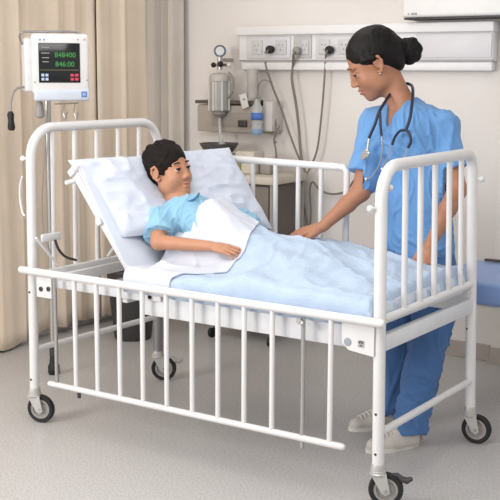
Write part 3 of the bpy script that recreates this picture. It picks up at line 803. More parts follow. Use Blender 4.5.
# t-shirt
f = Field(rng_ax(.34, .98, .0045), rng_ax(.14, .76, .0045), rng_ax(.74, 1.08, .0045))
f.cone(ch, (.70, .43, .865), .120, .115, .03, up_b, .78); f.cone((.70, .43, .865), pel, .113, .112, .03, up_b, .74)
f.cone(shR, ch, .062, .085, .03); f.cone(shL, ch, .060, .085, .03)
f.cone(neckb+np.array((.01, 0, -.02)), ch, .058, .09, .03)
slR = shR+(elR-shR)*.80; f.cone(shR, slR, .060, .064, .02)
slL = shL+(elL-shL)*1.0; f.cone(shL, slL, .058, .052, .02)
f.cut(shR+(elR-shR)*.70, elR-shR, 0, (.34, .1, .70), (.62, .285, .93))
f.ell(Lh(0, -.005, -.10)+np.array((.030, -.005, .004)), None, (.074, .068, .062), .006, True)
def crease(x, y, z=0, s=1, w=.18):
    """sharp-topped ridges of cloth, 0..1"""
    n_ = noise.noise(Vector((x*s, y*s, z*s))); return math.exp(-(n_/w)**2)
def cloth_disp(amp, seed, st=(9, 9, 4), tw=6):
    def d(V, N):
        O = np.zeros(len(V))
        for i in range(len(V)):
            p = V[i]; q = noise.noise(Vector((p[0]*3+seed, p[1]*3, p[2]*3)))
            a, b_, c_ = p[0]*st[0]+seed+q, p[1]*st[1]+q, p[2]*st[2]+tw*q*.3
            O[i] = .55*crease(a, b_, c_, 1, .13)+.35*crease(a+7, b_*1.6, c_*1.6+3, 1.3, .12)-.3+.35*noise.noise(Vector((p[0]*6, p[1]*6+seed, p[2]*6)))
        return V+N*(amp*O)[:, None]
    return d
shirt = f.mesh('t_shirt', M_gown, boy, 2, cloth_disp(.011, 5, (13, 9, 11)))
bm = B(); tube(bm, catmull([P(186, 202, y=.37), P(190, 201, y=.375), P(194.5, 199, y=.385), P(198, 195.5, y=.40), P(199, 193, y=.43)], 5), [.002]+[.0048]*19+[.002], 8); obj('collar', bm, M_gownd, shirt)

# ================================================================== NURSE
nurse = thing('person', 'woman with a black hair bun in blue scrubs, standing behind the bed with a stethoscope', 'person', (1.42, .9, 0))
nf = np.array((-.80, -.60, 0)); nf /= np.linalg.norm(nf); tl = math.radians(30)
NF = nf*math.cos(tl)+np.array((0, 0, -math.sin(tl))); NU = nf*math.sin(tl)+np.array((0, 0, math.cos(tl)))
NR = frame_from(NF, NU); ns = 1.23
NC = np.array(P(373.5, 63.5, y=.955))
xs = rng_ax(.86, 1.72, .0038); ys = rng_ax(.42, 1.24, .0038); zs = np.concatenate([np.arange(0.0, .74, .010), np.arange(.74, .92, .0034), np.arange(.92, 1.40, .006), np.arange(1.40, 1.80, .0034)])
f = Field(xs, ys, zs)
Ln = head(f, NC, NR, ns)
nb = np.array((1.285, 1.01, 1.420))
f.cone(Ln(0, -.030, -.045), nb, .052, .056, .03); f.cone(nb, (1.31, 1.01, 1.36), .058, .07, .03)
sR, sL = np.array((1.165, .975, 1.345)), np.array((1.480, 1.03, 1.335))
chn = np.array((1.325, 1.00, 1.27)); wa = np.array((1.345, 1.02, 1.04)); pn = np.array((1.355, 1.03, .90))
fa = (0, 1, 0)
f.cone(chn, wa, .145, .115, .04, fa, .68); f.cone(wa, pn, .112, .125, .04, fa, .70)
f.cone(sR, chn, .055, .09, .04); f.cone(sL, chn, .055, .09, .04); f.cone(sR, sL, .045, .045, .03)
eR = np.array(P(361, 192, y=.865)); wR = np.array(P(322, 227, y=.735))
f.cone(sR, eR, .050, .040, .02); f.cone(eR, eR+(wR-eR)*.35, .040, .037, .02); f.cone(eR+(wR-eR)*.35, wR, .037, .024, .015)
hand(f, wR, P(292, 234, y=.665)-wR, (.15, -.25, .95), (0, -1, .3), 1.02, curl=.30, thumb=.45, curls=[.18, .3, .34, .38])
eL = np.array((1.560, 1.00, 1.065)); wL = np.array(P(430, 245, y=.735))
f.cone(sL, eL, .050, .041, .02); f.cone(eL, eL+(wL-eL)*.35, .041, .038, .02); f.cone(eL+(wL-eL)*.35, wL, .038, .024, .015)
hand(f, wL, np.array(P(424, 266, y=.66))-wL, (.25, -.55, .80), (-1, -.2, 0), 1.02, curl=.30, thumb=.55)
hipR, hipL = np.array((1.275, 1.04, .87)), np.array((1.43, 1.04, .87))
knR, knL = np.array((1.31, .99, .50)), np.array((1.49, .955, .50)); anR, anL = np.array((1.335, .865, .09)), np.array((1.532, .655, .09))
for h_, k_, a_ in ((hipR, knR, anR), (hipL, knL, anL)):
    f.cone(h_, k_, .072, .055, .03); f.cone(k_, a_, .052, .034, .03)
fd = np.array((-.56, -.83, 0))
for a_ in (anR, anL): f.cone(a_-fd*.03+np.array((0, 0, -.05)), a_+fd*.12+np.array((0, 0, -.06)), .028, .022, .02); f.cone(a_, a_+np.array((0, 0, -.05)), .034, .03, .02)
Lcur, Rcur, scur = Ln, NR, ns
f.mesh('body', [M_skin, M_lipn], nurse, 2, matfn=lipfn(None, .023, .0095))
face_parts(Ln, NR, ns, nurse, M_hair, gaze=(0, -.7))
bm = B(); tube(bm, [Ln(x, .0920-20*x*x, -.0655+6*x*x+4*abs(x)*x*(1 if x > 0 else -1)*0) for x in np.linspace(-.012, .012, 7)], .0026*ns, 8); obj('teeth', bm, M_tooth, nurse)
bm = B(); ball(bm, Ln(.080, .008, -.036), .0055); ball(bm, Ln(-.080, .008, -.036), .0055); obj('earrings', bm, M_chrome, nurse)
# hair with bun
f = Field(rng_ax(.95, 1.48, .0035), rng_ax(.74, 1.18, .0035), rng_ax(1.44, 1.82, .0035))
f.ell(Ln(0, -.020, .042), NR, np.array((.0800, .1000, .0880))*ns, 0)
f.ell(Ln(0, -.070, -.012), NR, np.array((.060, .045, .060))*ns, .03)
for q in (-1, 1): f.cone(Ln(q*.067, .036, .032), Ln(q*.078, .004, .024), .014*ns, .012*ns, .012)
f.ell(Ln(0, .106, -.048), NR, np.array((.070, .080, .116))*ns, .005, True)
for q in (-1, 1): f.ell(Ln(q*.088, .010, -.036), NR, np.array((.028, .032, .050))*ns, .005, True)
f.cut(Ln(0, -.06, -.062), -NR[2]*.8+NR[1]*.6, .004)
bc = np.array(P(409, 51, y=1.06)); toh = Ln(0, -.10, .02)
f.cone(toh, bc, .036, .034, .02)
hair = f.mesh('hair', M_hair, nurse, 1, hair_disp(45, 9))
f = Field(rng_ax(bc[0]-.10, bc[0]+.10, .003), rng_ax(bc[1]-.10, bc[1]+.10, .003), rng_ax(bc[2]-.10, bc[2]+.10, .003))
for i in range(7):
    a = 2*PI*i/7+.3; p = bc+.036*(math.cos(a)*rt+math.sin(a)*np.array((0, 0, 1)))+.004*fw*(-1)**i
    p2 = bc+.034*(math.cos(a+.8)*rt+math.sin(a+.8)*np.array((0, 0, 1))); f.cone(p, p2, 0.027, .024, .004)
f.ell(bc, None, (.042, .042, .042), .01)
f.mesh('hair_bun', M_hair, hair, 1, hair_disp(60, 2))
# scrub top
f = Field(rng_ax(1.02, 1.70, .0048), rng_ax(.82, 1.24, .0048), rng_ax(.62, 1.52, .0055))
f.cone(chn+np.array((0, 0, .01)), wa, .168, .150, .04, fa, .72); f.cone(wa, (1.358, 1.045, .80), .152, .178, .04, fa, .70)
f.cone(sR, chn, .060, .10, .045); f.cone(sL, chn, .060, .10, .045); f.cone(sR, sL, .050, .050, .03)
for q_ in (sR, sL): f.cone(q_, nb+np.array((0, .012, -.005)), .052, .055, .03)
f.cone(nb+np.array((.005, .012, -.03)), chn, .068, .10, .03)
hR = sR+(eR-sR)*.72; hL = sL+(eL-sL)*.66
f.cone(sR, sR+(eR-sR)*.80, .060, .076, .025); f.cone(sL, sL+(eL-sL)*.95, .058, .074, .025)
f.cut(hR, (eR-sR)+np.array((.0, 0, -.05)), 0, (.96, .70, .85), (1.185, 1.12, 1.24))
f.cut(hL, eL-sL, 0, (1.525, .8, .9), (1.72, 1.16, 1.25))
f.cut((0, 0, .70), (0, 0, -1))
# V neck
vb = np.array((1.205, .86, 1.315)); tpR = np.array((1.195, .93, 1.46)); tpL = np.array((1.30, .98, 1.50))
def vneck():
    sl = f._box((1.05, .80, 1.28), (1.45, 1.2, 1.53)); X, Y, Z = f._pts(sl)
    # wedge opening towards the front (-y, slightly -x)
    axx = np.array((.92, -.39, 0)); 
    h = Z-1.335
    d = np.maximum(np.abs(X-1.271-.06*h)-.38*h-.001, (Y-1.0))
    f._merge(sl, (d*.85+0*X).astype(np.float32), .004, True)
vneck()
f.cone(nb+np.array((-.01, .0, .10)), nb+np.array((.004, .0, .0)), .064, .060, .004, sub=True)
top = f.mesh('scrub_top', M_scrub, nurse, 2, cloth_disp(.014, 1, (9, 9, 5)))
# trousers
f = Field(rng_ax(1.14, 1.70, .006), rng_ax(.56, 1.24, .006), rng_ax(.02, 1.0, .006))
f.cone((1.355, 1.03, .92), (1.355, 1.04, .86), .145, .155, .03, fa, .75)
for h_, k_, a_ in ((hipR, knR, anR), (hipL, knL, anL)):
    f.cone(h_, k_, .100, .090, .02); f.cone(k_, a_+np.array((0, 0, -.02)), .090, .070, .02)
f.cut((0, 0, .062), (0, 0, -1))
f.cut((0, 0, .78), (0, 0, 1))
f.mesh('trousers', M_pants, nurse, 2, cloth_disp(.018, 7, (9, 9, 3.5)))
def shoe(ank, tilt=0):
    heel = ank-fd*.045; toe = ank+fd*.205; heel = np.array((heel[0], heel[1], 0)); toe = np.array((toe[0], toe[1], 0))
    sx = np.array((fd[1], -fd[0], 0))
    lo = np.minimum(heel, toe)-.07; hi = np.maximum(heel, toe)+.07
    g = Field(rng_ax(lo[0], hi[0], .0035), rng_ax(lo[1], hi[1], .0035), rng_ax(-.01, .13, .0035))
    g.cone(heel+fd*.04+np.array((0, 0, .035)), heel+fd*.14+np.array((0, 0, .03)), .040, .042, .01)
    g.cone(heel+fd*.12+np.array((0, 0, .03)), toe-fd*.04+np.array((0, 0, .026)), .042, .036, .02, (0, 0, 1), .8)
    g.cone(heel+fd*.04+np.array((0, 0, .05)), heel+fd*.11+np.array((0, 0, .065)), .034, .030, .02)
    g.cut((0, 0, .012), (0, 0, -1))
    up_ = g.mesh('shoe', M_shoe, nurse, 1)
    bm = B(); out = []
    for k in range(40):
        a = 2*PI*k/40; u = math.cos(a); wv = .045 if u > 0 else .040
        out.append(Vector(heel+fd*(.125+.127*u))+Vector(sx)*(wv*math.sin(a)*(1+.10*u))*(1-.25*max(0, -u)**3))
    prism(bm, out, 0, (0, 0, .018)); obj('sole', bm, M_sole, up_, False)
    bm = B()
    for i in range(5):
        p = heel+fd*(.125+.018*i)+np.array((0, 0, .088-.0065*i)); tube(bm, catmull([p-sx*.022+np.array((0, 0, -.009)), p+np.array((0, 0, .002)), p+sx*.022+np.array((0, 0, -.009))], 3), .0032, 6)
    obj('laces', bm, M_sole, up_)
shoe(anL); shoe(anR)
for a_ in (anL, anR):
    bm = B(); bar(bm, a_+np.array((0, 0, -.03)), a_+np.array((0, 0, .03)), .040); obj('sock', bm, M_sock, nurse)

# ---- stethoscope round the neck
st = thing('stethoscope', 'dark navy stethoscope with steel ear tubes hanging round the nurse\'s neck', 'stethoscope', tuple(P(385, 120, y=.86)))
def fp(px, py, y): return Vector(P(px, py, y=y))
bm = B()
tube(bm, catmull([fp(369, 138, .835), fp(375, 124, .835), fp(379, 112, .85), fp(385, 102, .90), fp(392, 92, .97), fp(402, 84, 1.05), fp(411, 85, 1.04), fp(413, 92, .97), fp(412, 104, .895), fp(410, 118, .858), fp(406, 130, .845)], 6), .0068, 10)
tube(bm, catmull([fp(406, 130, .845), fp(409, 133, .842), fp(411, 141, .838), fp(408, 148, .835)], 5), .0062, 8)
tube(bm, catmull([fp(406, 130, .845), fp(400, 131, .842), fp(395, 137, .838), fp(392, 145, .832)], 5), .0062, 8)
tube(bm, catmull([fp(380, 112, .845), fp(380.5, 124, .838), fp(381.5, 136, .832)], 5), .006, 8)
obj('tubing', bm, M_steth, st)
bm = B(); tube(bm, catmull([fp(392, 145, .832), fp(388, 156, .828), fp(382, 168, .822)], 5), .0028, 8); tube(bm, catmull([fp(408, 148, .835), fp(404, 158, .828), fp(399, 166, .824)], 5), .0028, 8)
tube(bm, catmull([fp(381.5, 136, .832), fp(382, 150, .824), fp(379, 165, .82), fp(372, 176, .82), fp(366, 179, .82)], 6), .0028, 8)
obj('ear_tubes', bm, M_chrome, st)
bm = B(); ball(bm, fp(366, 179, .82), .006); ball(bm, fp(382, 169, .822), .006); obj('ear_tips', bm, M_white, st)
bm = B(); c = fp(366.5, 154, .815); ax = Vector((-.25, -.9, .15))
lathe(bm, [(0, .010), (.017, .010), (.021, .006), (.021, .001), (.014, -.003), (.010, -.012), (0, -.014)], c, 24, ax); lathe(bm, [(0, .0), (.014, 0), (.014, .012), (0, .012)], c+Vector((-.008, 0, -.012)), 20, ax)
bar(bm, fp(369, 139, .833), c+Vector((0, .006, .008)), .006); obj('chest_piece', bm, M_chrome, st)

# ================================================================== MONITOR ON POLE
po = np.array(P(54, 374, z=.0)); t = thing('monitor_stand', 'slim steel pole stand with a black foot, behind the headboard', 'stand', (po[0], po[1], 0))
bm = B(); bar(bm, (po[0], po[1], .10), (po[0], po[1], 1.76), .0165, 16); obj('pole', bm, M_chrome, t)
bm = B(); tube(bm, [(po[0], po[1], 1.66), (po[0], po[1], 1.70), (po[0], po[1], 1.735)], .018, 16); obj('clamp', bm, M_chrome, t)
bm = B(); lathe(bm, [(0, 0), (.026, 0), (.030, .006), (.030, .045), (.022, .06), (.019, .10), (0, .10)], (po[0], po[1], 0), 20); obj('rubber_foot', bm, M_black, t)
bm = B(); bar(bm, (po[0], po[1], .10), (po[0], po[1], .16), .021, 16); obj('hub', bm, M_dgrey, t)
# iv hooks under the monitor
bm = B()
for px in (64, 75):
    tube(bm, catmull([P(px, 104, y=po[1]-.02), P(px-1, 112, y=po[1]-.02), P(px+1.5, 119, y=po[1]-.02), P(px+3, 112, y=po[1]-.02)], 5), .0035, 6)
bar(bm, P(55, 104, y=po[1]-.01), P(78, 103, y=po[1]-.02), .004); obj('cable_hook', bm, M_chrome, t)
# thin tubes hanging down the stand
bm = B()
tube(bm, catmull([P(47, 104, y=po[1]-.03), P(45, 150, y=po[1]-.03), P(42, 200, y=po[1]-.03), P(44, 235, y=po[1]-.02), P(52, 262, y=po[1]-.02), P(50, 300, y=po[1]-.02)], 8), .003, 6)
tag(obj('drip_line', bm, M_greyp), 'thin grey line hanging beside the monitor stand pole', 'cable')

my = po[1]-.07
mn = np.array((.559, -.829, 0)); ma = math.radians(17)     # screen normal
mn = np.array((mn[0]*math.cos(ma)-mn[1]*math.sin(ma), mn[0]*math.sin(ma)+mn[1]*math.cos(ma), 0)); mr = np.array((-mn[1], mn[0], 0))
mc = np.array(P(59.5, 67, y=my)); sc = float((mc-CAM)@fw)/F_PX
mt = thing('patient_monitor', 'white patient monitor with a dark screen mounted on the pole', 'monitor', tuple(mc))
RM = Matrix((Vector(mr), Vector(-mn), Vector((0, 0, 1)))).transposed()
def mp(dx, dz, dn=0): return Vector(mc+mr*dx*sc-np.array((0, 0, 1))*dz*sc+mn*dn)
tilt = 0
bm = B(); bx(bm, mp(.8, -3, -.0), (57*sc, .06, 60*sc), .018, RM, 4); obj('front_bezel', bm, M_white, mt)
bm = B(); bx(bm, mp(-5, -2, -.095), (58*sc, .15, 54*sc), .016, RM, 3); obj('case', bm, mat('case_white', (216, 216, 218), .45), mt)
bm = B(); bx(bm, mp(1.5, 27.5, .004), (55*sc, .065, 12*sc), .012, RM, 3); ch_ = obj('chin', bm, mat('chin_white', (206, 212, 222), .4), mt)
bm = B(); bx(bm, mp(-.8, -4, .031), (41*sc, .004, 39*sc), .002, RM); scr = obj('screen', bm, M_screen, mt)
def glyph_text(body, px, py, size, m, par, name):
    cu = bpy.data.curves.new(name, 'FONT'); cu.body = body; cu.size = size*sc; cu.align_x = 'LEFT'; cu.extrude = .0006; cu.materials.append(m)
    o = bpy.data.objects.new(name, cu); C.objects.link(o)
    # convert to mesh through the depsgraph
    dg = bpy.context.evaluated_depsgraph_get(); me = bpy.data.meshes.new_from_object(o.evaluated_get(dg)); bpy.data.objects.remove(o)
    Mx = Matrix((Vector(mr), Vector((0, 0, 1)), Vector(mn))).transposed().to_4x4(); Mx.translation = mp(px-59.5, py-67, .0342)
    me.transform(Mx)
    me.transform(Matrix.Translation(-Vector(par.parent.location)) if par.parent else Matrix())
    ob = link(name, me, par); return ob
glyph_text('848400', 54, 57.5, 7.0, M_green, scr, 'upper_readout'); glyph_text('846:00', 54.5, 66.5, 7.0, M_green, scr, 'lower_readout')
for r_, w_ in ((48, 7), (53.5, 8), (58, 7), (62, 6)):
    bm = B(); bx(bm, mp(45-59.5, r_-67, .034), (w_*sc, .001, .9*sc), 0, RM); obj('status_line', bm, M_greyp, scr)
bm = B(); bx(bm, mp(-1, 3.0, .034), (38*sc, .001, .6*sc), 0, RM); obj('divider', bm, mat('divider', (110, 105, 70), .5), scr)
bm = B()
for px in (42, 46): 
    for py in (75, 79): bx(bm, mp(px-59.5, py-67, .034), (2.8*sc, .0015, 2.6*sc), 0, RM)
obj('blue_keys', bm, M_icon, scr)
bm = B()
for px in (71, 75.5):
    for py in (75, 79): bx(bm, mp(px-59.5, py-67, .034), (3.4*sc, .0015, 2.6*sc), 0, RM)
obj('red_keys', bm, M_red, scr)
bm = B(); bx(bm, mp(82.5-59.5, 94-67, .037), (5.5*sc, .003, 5.8*sc), .001, RM); lg = obj('blue_badge', bm, M_label, mt)
bm = B()
for dx, dz, ww, hh in ((-1, .2, .7, 3), (1, .2, .7, 3), (0, -1, 1.6, .7), (0, .4, 1.6, .6)): bx(bm, mp(82.5-59.5+dx, 94-67+dz, .0388), (ww*sc, .001, hh*sc), 0, RM)
obj('badge_mark', bm, M_icon, lg)
bm = B()
for px, py in ((40, 40.5), (44, 40.5)): ball(bm, mp(px-59.5, py-67, .0295), .0045)
obj('indicator_lamps', bm, M_label, mt)
bm = B()
for px, py in ((34, 82), (84, 40), (86, 80), (37.5, 97), (77.5, 40)): ball(bm, mp(px-59.5, py-67, .030), .004)
obj('screws', bm, M_greyp, mt)
bm = B(); tube(bm, catmull([mp(-35, -22, -.06), mp(-37.5, -30, -.05), mp(-34, -34, -.03), mp(-20, -34.5, -.02), mp(10, -35, -.02), mp(20, -34, -.02), mp(24, -30, -.02)], 5), .0055, 10); obj('carry_handle', bm, M_steel, mt)
bm = B(); tube(bm, catmull([mp(-33, 20, -.05), mp(-41, 21, -.04), mp(-46.5, 27, -.03), mp(-48.5, 38, -.03), mp(-48.8, 46, -.03)], 6), .0060, 10); pr = obj('probe_cable', bm, M_greyp, mt)
bm = B(); tube(bm, [mp(-48.8, 44, -.03), mp(-48.8, 47, -.03), mp(-48.6, 53, -.03), mp(-48.4, 60, -.03), mp(-48.4, 63, -.03)], [.010, .017, .014, .019, .013], 12); obj('probe', bm, M_black, pr)
bm = B(); tube(bm, [mp(-20, 34, -.03), mp(-20, 37, -.03), mp(-20, 43, -.03), mp(-20, 49, -.03), mp(-20, 51, -.03)], [.012, .018, .022, .023, .012], 16); obj('cuff_bulb', bm, M_greyp, mt)
bm = B(); bx(bm, mp(-7, 0, -.12), (.05, .05, .08), .008, RM); obj('pole_mount', bm, M_steel, mt)

# ================================================================== BIN, TROLLEY, WALL EQUIPMENT
bp_ = np.array(P(122, 341, z=0)); bp_[1] += .10
bm = B(); lathe(bm, [(0, .002), (.105, .002), (.110, .01), (.150, .40), (.157, .405), (.157, .42), (.145, .42), (.105, .02), (0, .02)], (bp_[0], bp_[1], 0), 32)
tag(obj('waste_bin', bm, mat('bin_grey', (62, 60, 62), .55)), 'dark grey tapered waste bin on the floor behind the bed head', 'bin')

# trolley
tx0, tx1, ty0, ty1 = P(207, 160, y=1.75)[0], P(273, 180, y=1.75)[0], 1.75, 2.12
tz = P(262, 183, y=1.75)[2]
tr = thing('equipment_trolley', 'beige metal bedside trolley against the wall behind the bed', 'trolley', ((tx0+tx1)/2, 1.9, 0))
bm = B(); bx(bm, ((tx0+tx1)/2, (ty0+ty1)/2, tz+.012), (tx1-tx0, ty1-ty0, .045), .006); obj('tabletop', bm, mat('trolley_top', (190, 180, 166), .5), tr)
bm = B(); bx(bm, ((tx0+tx1)/2, (ty0+ty1)/2+.02, (tz+.06)/2+.02), (tx1-tx0-.05, ty1-ty0-.06, tz-.10), .008); obj('cabinet', bm, M_cartd, tr)
for a in (tx0+.02, tx1-.02):
    for b_ in (ty0+.02, ty1-.02):
        bm = B(); bar(bm, (a, b_, .06), (a, b_, tz), .012); l_ = obj('leg', bm, M_cart, tr)
        bm = B(); lathe(bm, [(0, -.01), (.03, -.01), (.03, .01), (0, .01)], (a, b_, .03), 16, (1, 0, 0)); bar(bm, (a, b_, .03), (a, b_, .07), .008); obj('castor', bm, M_black, l_)
bm = B()
for k in range(2): bx(bm, ((tx0+tx1)/2, ty0+.022, tz-.12-.22*k), (tx1-tx0-.08, .012, .19), .004)
dr = obj('drawer_fronts', bm, mat('drawer_brown', (112, 102, 94), .6), tr)
zt = tz+.035
def wpt(px, py, y): return np.array(P(px, py, y=y))
bm = B(); c = wpt(219, 152, 1.95); lathe(bm, [(0, 0), (.075, 0), (.10, .03), (.115, .055), (.118, .062), (.108, .062), (.09, .02), (0, .015)], (c[0], c[1], zt+.10), 28)
tag(obj('kidney_bowl', bm, mat('bowl_grey', (84, 82, 82), .5)), 'dark round bowl on a stack, left side of the trolley', 'bowl')
bm = B(); bx(bm, (c[0], c[1], zt+.05), (.20, .18, .10), .012); tag(obj('storage_box', bm, M_cart), 'low grey box under the dark bowl on the trolley', 'box')
bm = B(); lathe(bm, [(0, 0), (.018, 0), (.020, .01), (.020, .05), (.008, .06), (.008, .10), (0, .10)], (c[0]+.035, c[1]-.02, zt+.115), 16); tag(obj('small_bottle', bm, M_clear), 'small clear bottle standing in the dark bowl', 'bottle')
q = wpt(250, 162, 1.90); bm = B(); bx(bm, (q[0], 1.90, zt+.065), (.13, .12, .13), .008); b_ = obj('cream_carton', bm, M_cream); tag(b_, 'cream carton standing on the trolley behind the raised rail', 'carton')
q = wpt(237, 165, 1.83); bm = B(); lathe(bm, [(0, 0), (.022, 0), (.024, .01), (.024, .07), (.012, .085), (.012, .10), (0, .10)], (q[0], 1.84, zt), 16); tag(obj('green_bottle', bm, mat('olive_bottle', (138, 140, 92), .5)), 'small olive green bottle beside the cream carton on the trolley', 'bottle')
q = wpt(268, 162, 1.92); bm = B(); bx(bm, (q[0], 1.93, zt+.045), (.07, .09, .09), .008); tag(obj('grey_case', bm, M_cart), 'small grey case at the right end of the trolley top', 'case')

# equipment rail on the wall
r0, r1 = wpt(198, 100, 2.1), wpt(264, 134, 2.1)
er = thing('wall_cabinet', 'flat grey beige equipment box fixed to the wall under the suction jar', 'wall box', ((r0[0]+r1[0])/2, YW, (r0[2]+r1[2])/2))
bm = B(); bx(bm, ((r0[0]+r1[0])/2, YW-.055, (r0[2]+r1[2])/2-.012), (r1[0]-r0[0], .11, abs(r0[2]-r1[2])-.03), .008); obj('housing', bm, mat('box_beige', (176, 166, 156), .6), er)
bm = B(); bx(bm, ((r0[0]+r1[0])/2, YW-.06, r0[2]-.01), (r1[0]-r0[0]+.02, .12, .02), .004); obj('top_edge', bm, M_cartd, er)
a_, b_ = wpt(212, 112, 2.085), wpt(262, 128, 2.085)
bm = B(); bx(bm, ((a_[0]+b_[0])/2, YW-.113, (a_[2]+b_[2])/2), (b_[0]-a_[0], .006, abs(a_[2]-b_[2])), .002); obj('front_panel', bm, mat('box_panel', (158, 150, 142), .6), er)
bm = B(); bx(bm, ((wpt(243, 118, 2.08))[0], YW-.125, wpt(0, 112, 2.08)[2]-.02), (.06, .015, .04), .004); obj('grey_switch', bm, M_dgrey, er)
# suction regulator
yy = 2.06
g = wpt(220, 51, yy); sr = thing('suction_regulator', 'wall suction unit with round gauge and ribbed clear jar', 'suction unit', tuple(g))
bm = B(); lathe(bm, [(0, -.02), (.032, -.02), (.037, -.012), (.037, .008), (.032, .010), (.030, .006), (0, .006)], g, 28, (.5, -.85, 0)); ga = obj('gauge', bm, mat('gauge_rim', (96, 116, 132), .4), sr)
bm = B(); lathe(bm, [(0, .008), (.026, .008), (.026, .006)], g, 24, (.5, -.85, 0)); obj('dial', bm, M_white, ga)
bm = B(); bar(bm, wpt(220, 57, yy), wpt(220, 70, yy), .016); bar(bm, wpt(213, 65, yy), wpt(227, 65, yy), .010); obj('valve_body', bm, M_chrome, sr)
bm = B(); ball(bm, wpt(213.5, 65, yy-.01), .016); ball(bm, wpt(220.5, 64, yy-.03), .018); obj('knob', bm, M_black, sr)
bm = B(); ball(bm, wpt(229, 65, yy), .014); obj('white_knob', bm, M_white, sr)
c = wpt(219.5, 78, yy)
bm = B(); lathe(bm, [(0, .032), (.040, .030), (.058, .020), (.064, .0), (.062, -.020), (0, -.020)], c, 28); obj('jar_lid', bm, mat('lid_grey', (196, 190, 184), .4), sr)
bm = B()
prof = [(0, -.018)]; 
for k in range(13): prof.append((.062+.0, -.022-.014*k))
prof.append((.05, -.20)); prof.append((0, -.20)); lathe(bm, prof, c, 28); obj('jar', bm, mat('jar_clear', (206, 204, 198), .2, trans=.35), sr)
bm = B()
for k in range(7):
    a = PI*2*k/7+.2; p = Vector(c)+Vector((.062*math.cos(a), .062*math.sin(a), 0)); bar(bm, p+Vector((0, 0, -.02)), p+Vector((0, 0, -.195)), .007)
obj('jar_rib', bm, mat('rib_white', (216, 213, 208), .4), sr)
bm = B(); lathe(bm, [(0, -.20), (.04, -.20), (.045, -.215), (.02, -.235), (0, -.235)], c, 20); obj('jar_base', bm, M_greyp, sr)
bm = B(); bar(bm, Vector(c)+Vector((0, 0, -.23)), wpt(221, 156, yy-.02), .009); obj('drain_tube', bm, M_clear, sr)
bm = B(); tube(bm, catmull([wpt(229, 72, yy), wpt(233, 80, yy), wpt(232, 92, yy), wpt(228, 98, yy)], 5), .007, 8); obj('side_hose', bm, M_greyp, sr)
bm = B(); bar(bm, wpt(219, 60, yy), (wpt(219, 60, yy)[0], YW, wpt(219, 60, yy)[2]), .012); obj('wall_fitting', bm, M_chrome, sr)
# tilted card
q = wpt(244, 101, 2.06); bm = B(); Rc = Matrix.Rotation(-.28, 3, 'Y')
bx(bm, q, (.050, .004, .085), .001, Rc); cd_ = obj('hanging_card', bm, mat('card_white', (226, 224, 222), .6)); tag(cd_, 'tilted white card hanging between the jar and the clear tube', 'card')
bm = B(); bx(bm, q+np.array((.002, -.0025, .01)), (.016, .001, .010), 0, Rc); obj('card_print', bm, M_greyp, cd_)
# clear tube column
q = wpt(252.5, 83, 2.10); bm = B(); lathe(bm, [(0, -.09), (.030, -.09), (.032, -.08), (.032, .075), (.024, .085), (0, .085)], q, 24); tag(obj('flow_meter', bm, mat('meter_clear', (214, 208, 202), .25, trans=.25)), 'tall translucent flow meter cylinder below the left end of the trunking', 'flow meter')
# bottle with blue label
q = wpt(257, 118, 2.04); bt = thing('humidifier_bottle', 'clear bottle with a blue label hanging below the flow meter', 'bottle', tuple(q))
bm = B(); lathe(bm, [(0, -.10), (.022, -.098), (.034, -.085), (.036, -.06), (.030, -.045), (.034, -.03), (.034, .06), (.020, .085), (.016, .11), (0, .11)], q, 24); obj('bottle_body', bm, M_clear, bt)
bm = B(); lathe(bm, [(.0352, -.012), (.0352, .032)], q, 24); lb = obj('bottle_label', bm, M_label, bt); solid(lb, .001)
bm = B(); lathe(bm, [(0, -.102), (.024, -.100), (.035, -.085), (.037, -.062), (.0, -.06)], q, 24); obj('liquid', bm, mat('blue_liquid', (150, 176, 210), .2), bt)
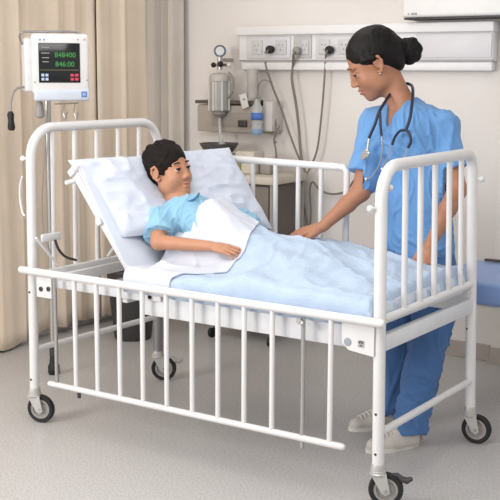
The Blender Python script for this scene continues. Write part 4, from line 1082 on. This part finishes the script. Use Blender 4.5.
# white side unit
q0, q1 = wpt(262, 101, 2.09), wpt(273, 132, 2.09); bm = B(); bx(bm, ((q0[0]+q1[0])/2, YW-.06, (q0[2]+q1[2])/2), (q1[0]-q0[0], .12, q0[2]-q1[2]), .010)
su = obj('gas_outlet', bm, mat('outlet_white', (208, 202, 196), .5)); tag(su, 'narrow white gas outlet unit right of the blue labelled bottle', 'gas outlet')
bm = B(); bx(bm, wpt(262, 103, 2.075)+np.array((0, 0, 0)), (.012, .012, .035), .003); obj('black_lever', bm, M_black, su)
# hooks/hoses
bm = B(); tube(bm, catmull([wpt(257, 97, 2.12), wpt(259, 84, 2.12), wpt(264, 80, 2.12), wpt(270, 82, 2.12)], 5), .005, 8); tag(obj('oxygen_hose', bm, M_greyp), 'thin curved hose arching over the gas outlet to the first cord', 'hose')
bm = B(); tube(bm, catmull([wpt(275, 118, 2.12), wpt(277, 132, 2.11), wpt(274, 140, 2.11), wpt(276, 152, 2.12), wpt(276, 175, 2.12), wpt(271, 200, 2.12)], 5), .005, 8)
hk = obj('valve_hose', bm, M_cord); tag(hk, 'thin hose with metal fittings hanging right of the gas outlet', 'hose')
bm = B()
for px, py in ((274, 122), (278, 127), (272, 132), (279, 132), (275, 142)): ball(bm, wpt(px, py, 2.12), .011)
obj('hose_fitting', bm, M_steel, hk)
bm = B(); c = wpt(210, 150, 2.0)

# ================================================================== EXAM COUCH (right)
co = thing('exam_couch', 'blue vinyl examination couch behind the foot of the bed, cut by the right edge', 'couch', (2.1, 1.62, 0))
bm = B(); bx(bm, (2.18, 1.62, .553), (1.80, .60, .108), .020, seg=4); obj('padded_top', bm, M_couch, co)
bm = B(); bx(bm, (2.18, 1.62, .488), (1.60, .40, .03), .004); obj('base_frame', bm, M_white, co)
for x in (1.80, 2.9):
    for y in (1.45, 1.79):
        bm = B(); bar(bm, (x, y, .02), (x, y, .48), .014); l_ = obj('leg', bm, M_white, co)
        bm = B(); bar(bm, (x, y, 0), (x, y, .025), .018); obj('foot', bm, M_black, l_)
bm = B(); bar(bm, (1.80, 1.79, .16), (2.9, 1.79, .16), .010); obj('stretcher', bm, M_greyp, co)
q = P(494, 258.5, y=1.90); bm = B(); bx(bm, (q[0]+.06, 1.88, .618), (.20, .03, .010), .003); obj('end_strap', bm, M_dgrey, co)
